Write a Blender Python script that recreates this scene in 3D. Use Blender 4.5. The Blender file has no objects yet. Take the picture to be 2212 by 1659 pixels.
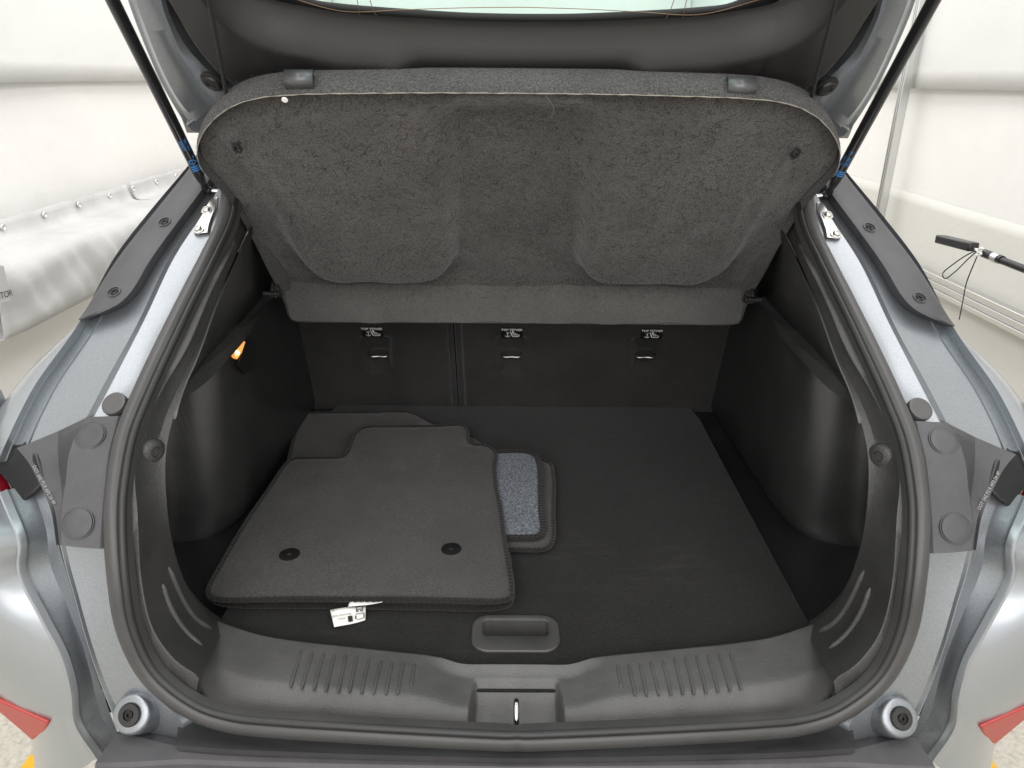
import bpy, bmesh, math, random
import numpy as np
from mathutils import Vector, Matrix
random.seed(7); rng = np.random.default_rng(7)
scn = bpy.context.scene; col = scn.collection

# ------------------------------------------------------------------ camera
H = 1.65                       # eye height above the booth floor
CX = -0.016
PITCH, ROLL, YAW, FPX, W2, H2 = 22.5, 0.5, 0.3, 1600.0, 1106.0, 829.5
def cam_axes():
    p, r, y = map(math.radians, (PITCH, ROLL, YAW))
    f = np.array([math.sin(y)*math.cos(p), math.cos(y)*math.cos(p), -math.sin(p)])
    rt = np.array([math.cos(y), -math.sin(y), 0.0])
    up = np.cross(rt, f)
    return f, rt*math.cos(r)+up*math.sin(r), -rt*math.sin(r)+up*math.cos(r)
CF, CR, CU = cam_axes()
CAM = np.array([CX, 0.0, H])
cd = bpy.data.cameras.new('camera'); cam = bpy.data.objects.new('camera', cd); col.objects.link(cam)
cd.sensor_width = 36; cd.lens = FPX/2212*36; cd.clip_start = .02; cd.clip_end = 100
M = Matrix([[CR[0], CU[0], -CF[0], CX], [CR[1], CU[1], -CF[1], 0], [CR[2], CU[2], -CF[2], H], [0, 0, 0, 1]])
cam.matrix_world = M; scn.camera = cam

# ------------------------------------------------------------------ light
w = bpy.data.worlds.new('World'); scn.world = w; w.use_nodes = True
w.node_tree.nodes['Background'].inputs[0].default_value = (1.0, 0.975, 0.98, 1)
w.node_tree.nodes['Background'].inputs[1].default_value = 1.1
def area(name, loc, sx, sy, power, rot=(0, 0, 0), colr=(1, .98, .965)):
    l = bpy.data.lights.new(name, 'AREA'); l.shape = 'RECTANGLE'; l.size = sx; l.size_y = sy
    l.energy = power; l.color = colr
    o = bpy.data.objects.new(name, l); col.objects.link(o); o.location = loc; o.rotation_euler = rot
    return o
area('booth_light', (-1.15, 2.4, 3.25), 1.1, 12.0, 90)
area('booth_light', (1.15, 2.4, 3.25), 1.1, 12.0, 90)
area('booth_end_light', (0, -3.2, 2.7), 5.0, 2.6, 85, (math.radians(68), 0, 0))
scn.view_settings.view_transform = 'Standard'; scn.view_settings.look = 'None'
scn.view_settings.exposure = 0.3; scn.view_settings.gamma = 1.0

# ------------------------------------------------------------------ picture point -> place
def ray(px, py): return CF + (px-W2)/FPX*CR + (H2-py)/FPX*CU
def pln(px, py, p0, n):
    d = ray(px, py); p0 = np.array(p0, float); n = np.array(n, float)
    return CAM + d*((p0-CAM)@n)/(d@n)
def onz(px, py, zr): return pln(px, py, (0, 0, H+zr), (0, 0, 1))
def onx(px, py, x): return pln(px, py, (x, 0, 0), (1, 0, 0))
def ony(px, py, y): return pln(px, py, (0, y, 0), (0, 1, 0))
ZK = [-1.2, -.90, -.80, -.65, -.55, -.45, -.24, 0, .3]; YK = [.82, .825, .835, .87, .945, 1.065, 1.40, 1.72, 2.1]
def Y0(zr): return float(np.interp(zr, ZK, YK))
def F(px, py, off=0.0):        # the plane of the tailgate opening, curved like the car's tail
    d = ray(px, py); lo, hi = .2, 4.0
    for _ in range(50):
        m = (lo+hi)/2
        if d[1]*m-(Y0(d[2]*m)+.16*(CX+d[0]*m)**2+off) > 0: hi = m
        else: lo = m
    return CAM + d*lo
def fnormal(P):
    zr = P[2]-H; dy = (Y0(zr+.04)-Y0(zr-.04))/.08
    n = np.array([.32*P[0], -1, dy]); return n/np.linalg.norm(n)

# ------------------------------------------------------------------ mesh helpers
def cr(P, n, closed=False):    # Catmull-Rom through points, evenly resampled
    P = [np.array(p, float) for p in P]
    k = len(P)
    if k == 2 and not closed: return [P[0]+(P[1]-P[0])*t for t in np.linspace(0, 1, n)]
    out = []
    segs = k if closed else k-1
    for i in range(segs):
        if closed: a, b, c, d = P[(i-1) % k], P[i], P[(i+1) % k], P[(i+2) % k]
        else:
            b, c = P[i], P[i+1]
            a = P[i-1] if i > 0 else 2*b-c
            d = P[i+2] if i+2 < k else 2*c-b
        l = [max(np.linalg.norm(x-y), 1e-6)**.5 for x, y in ((b, a), (c, b), (d, c))]
        m1 = l[1]*((b-a)/l[0]-(c-a)/(l[0]+l[1])+(c-b)/l[1])
        m2 = l[1]*((c-b)/l[1]-(d-b)/(l[1]+l[2])+(d-c)/l[2])
        for t in np.linspace(0, 1, 12, endpoint=False):
            out.append((2*t**3-3*t**2+1)*b+(t**3-2*t**2+t)*m1+(-2*t**3+3*t**2)*c+(t**3-t**2)*m2)
    out.append(P[0] if closed else P[-1])
    out = np.array(out); s = np.r_[0, np.cumsum(np.linalg.norm(np.diff(out, axis=0), axis=1))]
    q = np.linspace(0, s[-1], n+1)[:-1] if closed else np.linspace(0, s[-1], n)
    return [np.array([np.interp(x, s, out[:, j]) for j in range(out.shape[1])]) for x in q]

def mk(name, V, Fc, mat, parent=None, sg=1, smooth=35, solid=0, bevel=0, mats=None, fmat=None):
    V = np.array(V, float)
    if sg < 0: V = V*np.array([-1, 1, 1]); Fc = [tuple(reversed(f)) for f in Fc]
    me = bpy.data.meshes.new(name); me.from_pydata(V.tolist(), [], [tuple(f) for f in Fc])
    for m in (mats or [mat]): me.materials.append(m)
    if fmat is not None: me.polygons.foreach_set('material_index', fmat)
    if smooth:
        me.polygons.foreach_set('use_smooth', [True]*len(me.polygons))
        me.set_sharp_from_angle(angle=math.radians(smooth))
    me.update()
    o = bpy.data.objects.new(name, me); col.objects.link(o)
    if parent is not None: put(o, parent)
    if bevel:
        b = o.modifiers.new('b', 'BEVEL'); b.width = bevel; b.segments = 2; b.limit_method = 'ANGLE'; b.angle_limit = math.radians(35)
    if solid:
        s = o.modifiers.new('s', 'SOLIDIFY'); s.thickness = solid; s.offset = 0
    return o
def put(o, parent):
    o.parent = parent
    if parent.type == 'EMPTY': o.matrix_parent_inverse = Matrix.Translation(-parent.location)   # mesh parts keep world coordinates
def gridfaces(r, c, cu=False, cv=False):
    f = []
    for i in range(r if cv else r-1):
        for j in range(c if cu else c-1):
            a, b = i, (i+1) % r; x, y = j, (j+1) % c
            f.append((a*c+x, a*c+y, b*c+y, b*c+x))
    return f
def loft(name, rows, mat, parent=None, sg=1, n=48, smooth=35, sub=0, **k):
    R = [cr(r, n) for r in rows]
    if sub:                    # smooth across the rows too
        cols = [cr([R[i][j] for i in range(len(R))], sub) for j in range(n)]
        R = [[cols[j][i] for j in range(n)] for i in range(sub)]
    V = [p for r in R for p in r]
    return mk(name, V, gridfaces(len(R), n), mat, parent, sg, smooth, **k)
def frames(P, closed):
    P = np.array(P); n = len(P)
    T = np.roll(P, -1, 0)-np.roll(P, 1, 0)
    if not closed: T[0] = P[1]-P[0]; T[-1] = P[-1]-P[-2]
    return T/np.linalg.norm(T, axis=1)[:, None]
def tubegeo(P, r, k=8, closed=False, up=(0, 0, 1), prof=None, rfun=None, cap=True):
    T = frames(P, closed); V = []; up = np.array(up, float)
    for i, (p, t) in enumerate(zip(P, T)):
        a = np.cross(t, up); a /= (np.linalg.norm(a)+1e-9); b = np.cross(a, t)
        for j in range(k):
            th = 2*math.pi*j/k
            rr = r if rfun is None else r*rfun(i, j)
            V.append(p+a*math.cos(th)*rr+b*math.sin(th)*rr)
    Fc = gridfaces(len(P), k, True, closed)
    if not closed and cap:
        Fc.append(tuple(range(k))[::-1]); Fc.append(tuple(range((len(P)-1)*k, len(P)*k)))
    return V, Fc
def tube(name, P, r, mat, parent=None, sg=1, k=8, closed=False, up=(0, 0, 1), rfun=None, smooth=50):
    V, Fc = tubegeo(P, r, k, closed, up, rfun=rfun)
    return mk(name, V, Fc, mat, parent, sg, smooth)
class MB:
    def __init__(s): s.V = []; s.F = []; s.m = []
    def add(s, V, Fc, m=0):
        b = len(s.V); s.V += [np.array(v, float) for v in V]; s.F += [tuple(i+b for i in f) for f in Fc]; s.m += [m]*len(Fc); return s
    def build(s, name, mats, parent=None, sg=1, smooth=35, **k):
        mats = mats if isinstance(mats, list) else [mats]
        return mk(name, s.V, s.F, None, parent, sg, smooth, mats=mats, fmat=s.m, **k)
def basis(n, up=(0, 0, 1)):
    n = np.array(n, float); n /= np.linalg.norm(n); up = np.array(up, float)
    a = np.cross(up, n); a /= np.linalg.norm(a); b = np.cross(n, a); return a, b, n
def lathe(c, n, prof, k=24, up=(0, 0, 1)):     # prof = [(radius, height along n)]
    a, b, n = basis(n, up); c = np.array(c); V = []
    for r, h in prof:
        for j in range(k):
            th = 2*math.pi*j/k; V.append(c+n*h+(a*math.cos(th)+b*math.sin(th))*r)
    Fc = gridfaces(len(prof), k, True)
    Fc.append(tuple(range((len(prof)-1)*k, len(prof)*k)))
    return V, Fc
def boxgeo(c, a, b, n, sa, sb, sn):
    c, a, b, n = (np.array(x, float) for x in (c, a, b, n)); V = []
    for k in (-1, 1):
        for x, y in ((-1, -1), (1, -1), (1, 1), (-1, 1)): V.append(c+a*sa/2*x+b*sb/2*y+n*sn/2*k)
    return V, [(3, 2, 1, 0), (4, 5, 6, 7), (0, 1, 5, 4), (1, 2, 6, 5), (2, 3, 7, 6), (3, 0, 4, 7)]
def prism(pts, d):             # polygon (3D points) pushed along the vector d
    pts = [np.array(p, float) for p in pts]; k = len(pts); d = np.array(d, float)
    V = pts+[p+d for p in pts]
    return V, [tuple(range(k))[::-1], tuple(range(k, 2*k))]+[(i, (i+1) % k, k+(i+1) % k, k+i) for i in range(k)]
def rrect(w, h, r, k=5):
    out = []
    for cx, cy, a0 in ((w/2-r, h/2-r, 0), (-w/2+r, h/2-r, 90), (-w/2+r, -h/2+r, 180), (w/2-r, -h/2+r, 270)):
        for i in range(k+1):
            a = math.radians(a0+90*i/k); out.append((cx+r*math.cos(a), cy+r*math.sin(a)))
    return out
def textgeo(s, size, c, a, b, space=1.0, bold=0.0):      # flat lettering centred at c along a, upright along b
    cu = bpy.data.curves.new('lettering', 'FONT'); cu.body = s; cu.size = size; cu.align_x = 'CENTER'; cu.align_y = 'CENTER'
    cu.space_character = space; cu.offset = bold; cu.resolution_u = 3
    t = bpy.data.objects.new('lettering', cu); col.objects.link(t)
    dg = bpy.context.evaluated_depsgraph_get(); me = t.evaluated_get(dg).to_mesh()
    V = [np.array(c)+np.array(a)*v.co.x+np.array(b)*v.co.y for v in me.vertices]; Fc = [tuple(p.vertices) for p in me.polygons]
    t.evaluated_get(dg).to_mesh_clear(); bpy.data.objects.remove(t); bpy.data.curves.remove(cu)
    return V, Fc
def thing(name, label, cat, loc=(0, 0, 0), group=None, obj=None, kind=None):
    o = obj
    if o is None:
        o = bpy.data.objects.new(name, None); col.objects.link(o); o.location = loc; o.empty_display_size = .05
    o['label'] = label; o['category'] = cat
    if group: o['group'] = group
    if kind: o['kind'] = kind
    return o
from mathutils.bvhtree import BVHTree
def hit(o, px, py, s=1):       # where the line of sight through a picture point (left half) meets a part
    mw = [Vector((v.co.x*s, v.co.y, v.co.z)) for v in o.data.vertices]
    bv = BVHTree.FromPolygons(mw, [tuple(p.vertices) for p in o.data.polygons]); d = ray(px, py)
    h = bv.ray_cast(Vector(CAM), Vector(d/np.linalg.norm(d)))
    if h[0] is None: h = bv.find_nearest(Vector(CAM+d*1.2))
    n = np.array(h[1]); n = n if n@d < 0 else -n
    return np.array(h[0]), n
def sstep(x, a, b):
    t = np.clip((x-a)/(b-a), 0, 1); return t*t*(3-2*t)

# ------------------------------------------------------------------ materials
def newmat(name, base, rough=.5, metal=0.0, coat=0.0, spec=.5):
    m = bpy.data.materials.new(name); m.use_nodes = True; b = m.node_tree.nodes['Principled BSDF']
    b.inputs['Base Color'].default_value = (*base, 1); b.inputs['Roughness'].default_value = rough
    b.inputs['Metallic'].default_value = metal; b.inputs['Coat Weight'].default_value = coat
    b.inputs['Specular IOR Level'].default_value = spec
    return m
def N(m, t, **kw):
    n = m.node_tree.nodes.new(t)
    for k, v in kw.items():
        if k in n.inputs.keys(): n.inputs[k].default_value = v
        else: setattr(n, k, v)
    return n
def L(m, a, b): m.node_tree.links.new(a, b)
def coords(m, scale=(1, 1, 1), rot=(0, 0, 0)):
    tc = N(m, 'ShaderNodeTexCoord'); mp = N(m, 'ShaderNodeMapping'); mp.inputs['Scale'].default_value = scale; mp.inputs['Rotation'].default_value = rot
    L(m, tc.outputs['Object'], mp.inputs[0]); return mp.outputs[0]
def ramp(m, fac, stops):
    r = N(m, 'ShaderNodeValToRGB'); e = r.color_ramp.elements
    while len(e) < len(stops): e.new(.5)
    for x, (p, c) in zip(e, stops): x.position = p; x.color = (*c, 1)
    L(m, fac, r.inputs[0]); return r.outputs[0]
def bump(m, h, strength, dist, prev=None):
    b = N(m, 'ShaderNodeBump'); b.inputs['Strength'].default_value = strength; b.inputs['Distance'].default_value = dist
    L(m, h, b.inputs['Height'])
    if prev is not None: L(m, prev, b.inputs['Normal'])
    L(m, b.outputs[0], m.node_tree.nodes['Principled BSDF'].inputs['Normal']); return b.outputs[0]
def noise(m, vec, scale, detail=3, rough=.6, dist=0):
    n = N(m, 'ShaderNodeTexNoise'); n.inputs['Scale'].default_value = scale; n.inputs['Detail'].default_value = detail
    n.inputs['Roughness'].default_value = rough; n.inputs['Distortion'].default_value = dist
    L(m, vec, n.inputs['Vector']); return n.outputs[0]
def grained(name, base, rough, scale=420, strength=.35, spec=.5, var=.25, scuffs=0.0):
    m = newmat(name, base, rough, spec=spec); b = m.node_tree.nodes['Principled BSDF']; v = coords(m)
    vo = N(m, 'ShaderNodeTexVoronoi'); vo.feature = 'F1'; vo.inputs['Scale'].default_value = scale; L(m, v, vo.inputs['Vector'])
    n1 = noise(m, v, scale*.7, 2)
    mx = N(m, 'ShaderNodeMath', operation='ADD'); L(m, vo.outputs[0], mx.inputs[0]); L(m, n1, mx.inputs[1])
    bump(m, mx.outputs[0], strength, .0012)
    n2 = noise(m, v, 9, 5, .65)
    c = ramp(m, n2, [(.3, tuple(x*(1-var) for x in base)), (.7, tuple(x*(1+var) for x in base))])
    if scuffs:
        v2 = coords(m, (1, .18, 1), (0, 0, .5)); n3 = noise(m, v2, 60, 4, .7, .6); n4 = noise(m, v, 5, 2)
        s = N(m, 'ShaderNodeMath', operation='MULTIPLY'); L(m, n3, s.inputs[0]); L(m, n4, s.inputs[1])
        k = ramp(m, s.outputs[0], [(.43, (0, 0, 0)), (.52, (scuffs,)*3)])
        mixn = N(m, 'ShaderNodeMixRGB', blend_type='ADD'); mixn.inputs[0].default_value = 1; L(m, c, mixn.inputs[1]); L(m, k, mixn.inputs[2]); c = mixn.outputs[0]
    L(m, c, b.inputs['Base Color'])
    rr = N(m, 'ShaderNodeMapRange'); rr.inputs['To Min'].default_value = rough-.07; rr.inputs['To Max'].default_value = rough+.1; L(m, n2, rr.inputs['Value']); L(m, rr.outputs[0], b.inputs['Roughness'])
    return m
def fabric(name, dark, light, scale=900, strength=.6, dist=.002, stretch=(1, 1, 1), lint=0.0, lints=(1, .22, 1), patch=.25, sheen=.15):
    m = newmat(name, light, .95, spec=.12); b = m.node_tree.nodes['Principled BSDF']; v = coords(m, stretch)
    b.inputs['Sheen Weight'].default_value = sheen; b.inputs['Sheen Roughness'].default_value = .5
    n1 = noise(m, v, scale, 3, .7); n2 = noise(m, coords(m), 7, 5, .6)
    c = ramp(m, n1, [(.33, dark), (.67, light)])
    p = ramp(m, n2, [(.3, (1-patch,)*3), (.7, (1+patch,)*3)])
    mul = N(m, 'ShaderNodeMixRGB', blend_type='MULTIPLY'); mul.inputs[0].default_value = 1; L(m, c, mul.inputs[1]); L(m, p, mul.inputs[2]); c = mul.outputs[0]
    if lint:
        v3 = coords(m, lints, (0, 0, -.22)); n3 = noise(m, v3, 38, 5, .75, .8); n4 = noise(m, coords(m), 3.3, 3)
        s = N(m, 'ShaderNodeMath', operation='MULTIPLY'); L(m, n3, s.inputs[0]); L(m, n4, s.inputs[1])
        k = ramp(m, s.outputs[0], [(.33, (0, 0, 0)), (.5, (lint, lint*.93, lint*.85))])
        ad = N(m, 'ShaderNodeMixRGB', blend_type='ADD'); ad.inputs[0].default_value = 1; L(m, c, ad.inputs[1]); L(m, k, ad.inputs[2]); c = ad.outputs[0]
    L(m, c, b.inputs['Base Color']); bump(m, n1, strength, dist); return m

PAINT = newmat('silver_paint', (.36, .385, .405), .36, .75, .35)
def flake():
    m = PAINT; v = coords(m); n = noise(m, v, 900, 2, .6); b = m.node_tree.nodes['Principled BSDF']
    c = ramp(m, n, [(.35, (.205, .222, .238)), (.65, (.31, .332, .350))]); n2 = noise(m, v, 14, 4)
    r = N(m, 'ShaderNodeMapRange'); r.inputs['To Min'].default_value = .30; r.inputs['To Max'].default_value = .42; L(m, n2, r.inputs['Value']); L(m, r.outputs[0], b.inputs['Roughness'])
    L(m, c, b.inputs['Base Color'])
flake()
GLOSS = newmat('glossy_silver_paint', (.315, .335, .352), .28, .6, .6); GLOSS.node_tree.nodes['Principled BSDF'].inputs['Coat Roughness'].default_value = .08
TRIM = grained('black_grained_plastic', (.023, .023, .0228), .31, 520, .06, spec=.75)
SCUFF = grained('grained_sill_plastic', (.074, .073, .071), .47, 420, .4, spec=.6, scuffs=.03)
RIMM = grained('charcoal_grained_plastic', (.038, .037, .036), .40, 420, .4, scuffs=.03)
GARN = grained('satin_charcoal_plastic', (.050, .050, .054), .42, 900, .3)
BUMP = grained('dark_grey_bumper_plastic', (.06, .058, .062), .42, 900, .2, scuffs=.04)
SMOOTHB = newmat('smooth_black_plastic', (.012, .012, .012), .32)
RUBBER = grained('satin_rubber', (.045, .044, .043), .36, 1500, .08, var=.15)
RUBBER2 = grained('dark_rubber', (.014, .014, .014), .42, 1500, .08, var=.15)
CAPM = newmat('black_rubber_cap', (.065, .064, .063), .42)
GATETRIM = grained('gate_trim_plastic', (.016, .015, .0155), .45, 700, .05, var=.05)
SEAT = fabric('seat_back_carpet', (.018, .0175, .017), (.040, .0385, .0365), 600, .4, .0012, lint=.012)
FLOORC = fabric('cargo_carpet', (.004, .004, .0038), (.018, .0175, .0165), 420, .7, .0018, lint=.016, lints=(.2, 1.3, 1))
MATC = fabric('mat_pile', (.042, .039, .038), (.090, .0845, .081), 330, .6, .002, lint=.03, patch=.16)
BIND = fabric('mat_binding', (.006, .006, .0055), (.030, .028, .026), 700, .7, .0015)
HEATHER = fabric('heather_backing', (.02, .026, .038), (.27, .292, .325), 230, .5, .0015, patch=.1)
RIMC = fabric('shelf_top_carpet', (.028, .027, .026), (.12, .115, .11), 300, 1.0, .005)
FELTLIP = fabric('lit_lip_felt', (.056, .054, .051), (.130, .127, .121), 520, .4, .0015, patch=.12, sheen=.3)  # smoother lip felt, paler: light falling on the lip put into its colour
FELT = fabric('shelf_felt', (.022, .0205, .019), (.108, .102, .096), 480, .8, .0025, (1, .55, .55), lint=.035, patch=.22, sheen=.3)
STEEL = newmat('bare_steel', (.62, .61, .58), .28, 1.0)
CHROME = newmat('chrome', (.45, .45, .46), .16, 1.0)
CLIPM = newmat('grey_clip_plastic', (.09, .092, .095), .3, .4)
PINM = newmat('black_steel', (.02, .02, .02), .3, .6)
STRUTM = newmat('black_strut_enamel', (.012, .012, .013), .28, 0, .3)
WHITE = newmat('white_print', (.8, .8, .8), .6)
INK = newmat('black_print', (.01, .01, .01), .5)
GREYINK = newmat('grey_print', (.28, .27, .25), .5)
BLUE = newmat('blue_print', (.05, .33, .9), .5)
TAGM = newmat('white_tag_cloth', (.78, .77, .73), .7)
RED = newmat('red_lens', (.36, .035, .028), .38, 0, 0)
REDD = newmat('dark_red_lens', (.12, .004, .008), .15, 0, 1.0)
LINEM = newmat('bare_board_edge', (.26, .24, .20), .9)
ALU = newmat('aluminium', (.62, .63, .62), .3, 1.0)
CORDM = newmat('black_cord', (.012, .012, .012), .8)
ROOM = newmat('dark_lining', (.02, .02, .02), .8)
YEL = newmat('yellow_floor_paint', (.75, .42, .02), .6)
def cloth(name, base, k=.05):
    m = newmat(name, base, .75, spec=.25); v = coords(m); n = noise(m, v, 2.2, 5, .6, .4)
    c = ramp(m, n, [(.3, tuple(x*(1-k) for x in base)), (.7, base)]); L(m, c, m.node_tree.nodes['Principled BSDF'].inputs['Base Color'])
    n2 = noise(m, v, 6, 4, .55, .3); bump(m, n2, .25, .02); return m
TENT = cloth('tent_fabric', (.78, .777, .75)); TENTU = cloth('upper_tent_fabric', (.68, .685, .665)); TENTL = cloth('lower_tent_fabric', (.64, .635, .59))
PADM = cloth('white_vinyl', (.54, .54, .53), .22)
def concrete():
    m = newmat('concrete', (.5, .47, .38), .85); v = coords(m); b = m.node_tree.nodes['Principled BSDF']
    n = noise(m, v, 60, 6, .7); c = ramp(m, n, [(.3, (.37, .345, .29)), (.5, (.52, .495, .43)), (.7, (.62, .595, .53))]); L(m, c, b.inputs['Base Color']); bump(m, n, .6, .006); return m
CONC = concrete()
def glassmat():
    m = bpy.data.materials.new('tinted_glass'); m.use_nodes = True; nt = m.node_tree; nt.nodes.clear()
    o = N(m, 'ShaderNodeOutputMaterial'); t = N(m, 'ShaderNodeBsdfTransparent'); t.inputs[0].default_value = (.74, .93, .89, 1)
    g = N(m, 'ShaderNodeBsdfGlossy'); g.inputs['Roughness'].default_value = .02; fr = N(m, 'ShaderNodeFresnel'); fr.inputs[0].default_value = 1.3
    mx = N(m, 'ShaderNodeMixShader'); L(m, fr.outputs[0], mx.inputs[0]); L(m, t.outputs[0], mx.inputs[1]); L(m, g.outputs[0], mx.inputs[2]); L(m, mx.outputs[0], o.inputs[0]); return m
GLASS = glassmat()
LAMP = newmat('lit_lamp_lens', (.8, .5, .2), .3)
LAMP.node_tree.nodes['Principled BSDF'].inputs['Emission Color'].default_value = (1, .33, .05, 1); LAMP.node_tree.nodes['Principled BSDF'].inputs['Emission Strength'].default_value = .7
BULB = newmat('lit_bulb', (1, .9, .5), .3)
BULB.node_tree.nodes['Principled BSDF'].inputs['Emission Color'].default_value = (1, .85, .35, 1); BULB.node_tree.nodes['Principled BSDF'].inputs['Emission Strength'].default_value = 6

# ------------------------------------------------------------------ setting
def sheet(name, V, Fc, mat, smooth=0):
    o = mk(name, V, Fc, mat, None, 1, smooth); o['kind'] = 'structure'; return o
sheet('ground', [(-12, -8, 0), (12, -8, 0), (12, 14, 0), (-12, 14, 0)], [(0, 1, 2, 3)], CONC)
def wavy(name, x, y0, y1, z0, z1, mat, parent, amp=.01, seed=0, ny=70, nz=24):
    r = np.random.default_rng(seed); ph = r.uniform(0, 6, 6); V = []
    for i in range(nz):
        for j in range(ny):
            y = y0+(y1-y0)*j/(ny-1); z = z0+(z1-z0)*i/(nz-1)
            d = amp*(math.sin(y*2.1+ph[0]+z*1.3)+.6*math.sin(y*4.7+z*2.9+ph[1])+.4*math.sin(z*6-y*1.7+ph[2]))
            V.append((x+d, y, z))
    return mk(name, V, gridfaces(nz, ny), mat, parent, 1, 60, solid=.006)
# left wall: lower cloth, upper cloth overlapping it at the seam
XL, XR = -1.95, 1.95
zs = onx(0, 178, XL)[2]
wl = thing('tent_wall', 'off-white cloth booth wall behind the padded ledge left of the car', 'wall', (XL, 2, 0))
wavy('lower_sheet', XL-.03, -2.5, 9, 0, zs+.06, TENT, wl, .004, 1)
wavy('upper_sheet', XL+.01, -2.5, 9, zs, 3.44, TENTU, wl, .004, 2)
zr_ = onx(2212, 197, XR)[2]; zb = onx(2212, 490, XR)[2]; zl = onx(2212, 690, XR)[2]
wr = thing('tent_wall', 'off-white cloth booth wall behind the aluminium post right of the car', 'wall', (XR, 2, 0))
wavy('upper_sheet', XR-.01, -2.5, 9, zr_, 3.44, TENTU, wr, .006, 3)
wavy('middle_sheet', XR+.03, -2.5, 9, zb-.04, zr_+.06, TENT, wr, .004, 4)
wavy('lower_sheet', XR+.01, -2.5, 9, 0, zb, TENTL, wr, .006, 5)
fr = thing('tent_wall', 'pale end wall of the booth seen through the rear window glass', 'wall', (0, 9, 0))
mk('end_sheet', [(-2.6, 9, 0), (2.6, 9, 0), (2.6, 9, 3.45), (-2.6, 9, 3.45)], [(0, 1, 2, 3)], TENT, fr, 1, 0, solid=.01)
# aluminium post and rail on the right wall
A = onx(1976, 90, XR-.06); B = onx(1893, 480, XR-.06); yp = (A[1]+B[1])/2
post = thing('tent_post', 'vertical aluminium post with grooves standing against the right booth wall', 'post', (XR-.06, yp, 0))
pm = MB()
for dy in (-.017, 0, .017): pm.add(*boxgeo((XR-.06, yp+dy, 1.7), (1, 0, 0), (0, 1, 0), (0, 0, 1), .035, .010, 3.4))
pm.add(*boxgeo((XR-.052, yp, 1.7), (1, 0, 0), (0, 1, 0), (0, 0, 1), .03, .040, 3.4))
pm.build('post_profile', ALU, post, bevel=.002)
rail = thing('wall_rail', 'horizontal grooved aluminium rail low along the right booth wall', 'rail', (XR-.05, 2, zl))
rm = MB()
for dz in (-.03, 0, .03): rm.add(*boxgeo((XR-.05, 3, zl+dz), (1, 0, 0), (0, 1, 0), (0, 0, 1), .04, 10, .02))
rm.add(*boxgeo((XR-.042, 3, zl), (1, 0, 0), (0, 1, 0), (0, 0, 1), .03, 10, .07))
rm.build('rail_profile', ALU, rail, bevel=.002)
# padded ledge along the left wall, with eyelets
def pad(name, label, y0, y1, px_top, depth, h, sag, seed):
    z1 = onx(*px_top, XL+.02)[2]; t = thing(name, label, 'pad', (XL, y0, 0), 'padded ledge covers on the left booth wall')
    prof = [(0, .045), (.005, .0), (.02, -.03), (depth*.5, -.035), (depth*.9, -.045), (depth, -.07), (depth+.005, -.07-h*.5), (depth-.005, -.07-h), (depth*.6, -.08-h), (0, -.08-h)]
    P2 = cr([(a, b, 0) for a, b in prof], 30); ny = 60; r = np.random.default_rng(seed); V = []
    for j in range(ny):
        y = y0+(y1-y0)*j/(ny-1); e = min(j, ny-1-j)/4
        for p in P2:
            wv = (.5+.5*math.tanh(p[0]*20))*(.007*math.sin(y*23+p[1]*12+seed)+.005*math.sin(y*51+p[1]*31+seed*2)+.004*math.sin(y*9-p[1]*40))
            V.append((XL+.03+p[0]*(1-.06*max(0, 1-e))+wv, y, z1+p[1]*(1+sag)+wv*.5))
    body = mk('padded_cover', V, gridfaces(ny, 30), PADM, t, 1, 60, solid=.004)
    return t, z1
yA = onx(30, 500, XL)[1]; yB = onx(266, 430, XL)[1]; yC = onx(395, 372, XL)[1]
t1, zp = pad('wall_pad', 'long white vinyl pad with grubby front, nearer one on the left ledge', yA-.55, yB-.0, (160, 452), .24, .20, 0, 3)
t2, zp2 = pad('wall_pad', 'sagging white vinyl pad just behind the long grubby one on left ledge', yB+.03, yB+1.6, (160, 452), .17, .14, .1, 8)
for px, py in ((10, 508), (98, 475), (171, 449), (236, 424), (286, 405), (336, 387), (378, 370)):
    p = onx(px, py, XL+.035); V, Fc = lathe((XL+.034, p[1], zp+.018), (1, 0, 0), [(.013, 0), (.013, .004), (.010, .007), (.006, .004), (.005, -.002)], 14)
    mk('eyelet', V, Fc, STEEL, t1 if p[1] < yB else t2, 1, 50)
# printed flap at the left picture edge
fp = [onx(x, y, XL+.33) for x, y in ((-60, 560), (8, 575), (24, 648), (-40, 668))]
fl = thing('printed_flap', 'white printed vinyl flap hanging from the pad at left edge', 'flap', fp[0])
fv, ff = prism(fp, (-.006, 0, 0)); mk('flap_sheet', fv, ff, PADM, fl, 1, 0)
a_ = fp[2]-fp[3]; a_ /= np.linalg.norm(a_); b_ = np.cross(np.array([1, 0, 0]), a_)
if b_[2] < 0: b_ = -b_
V, Fc = textgeo('PROTECTOR', .030, fp[2]-a_*.075+b_*.022+np.array([.002, 0, 0]), a_, b_); mk('lettering', V, Fc, INK, fl, 1, 0)

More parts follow.
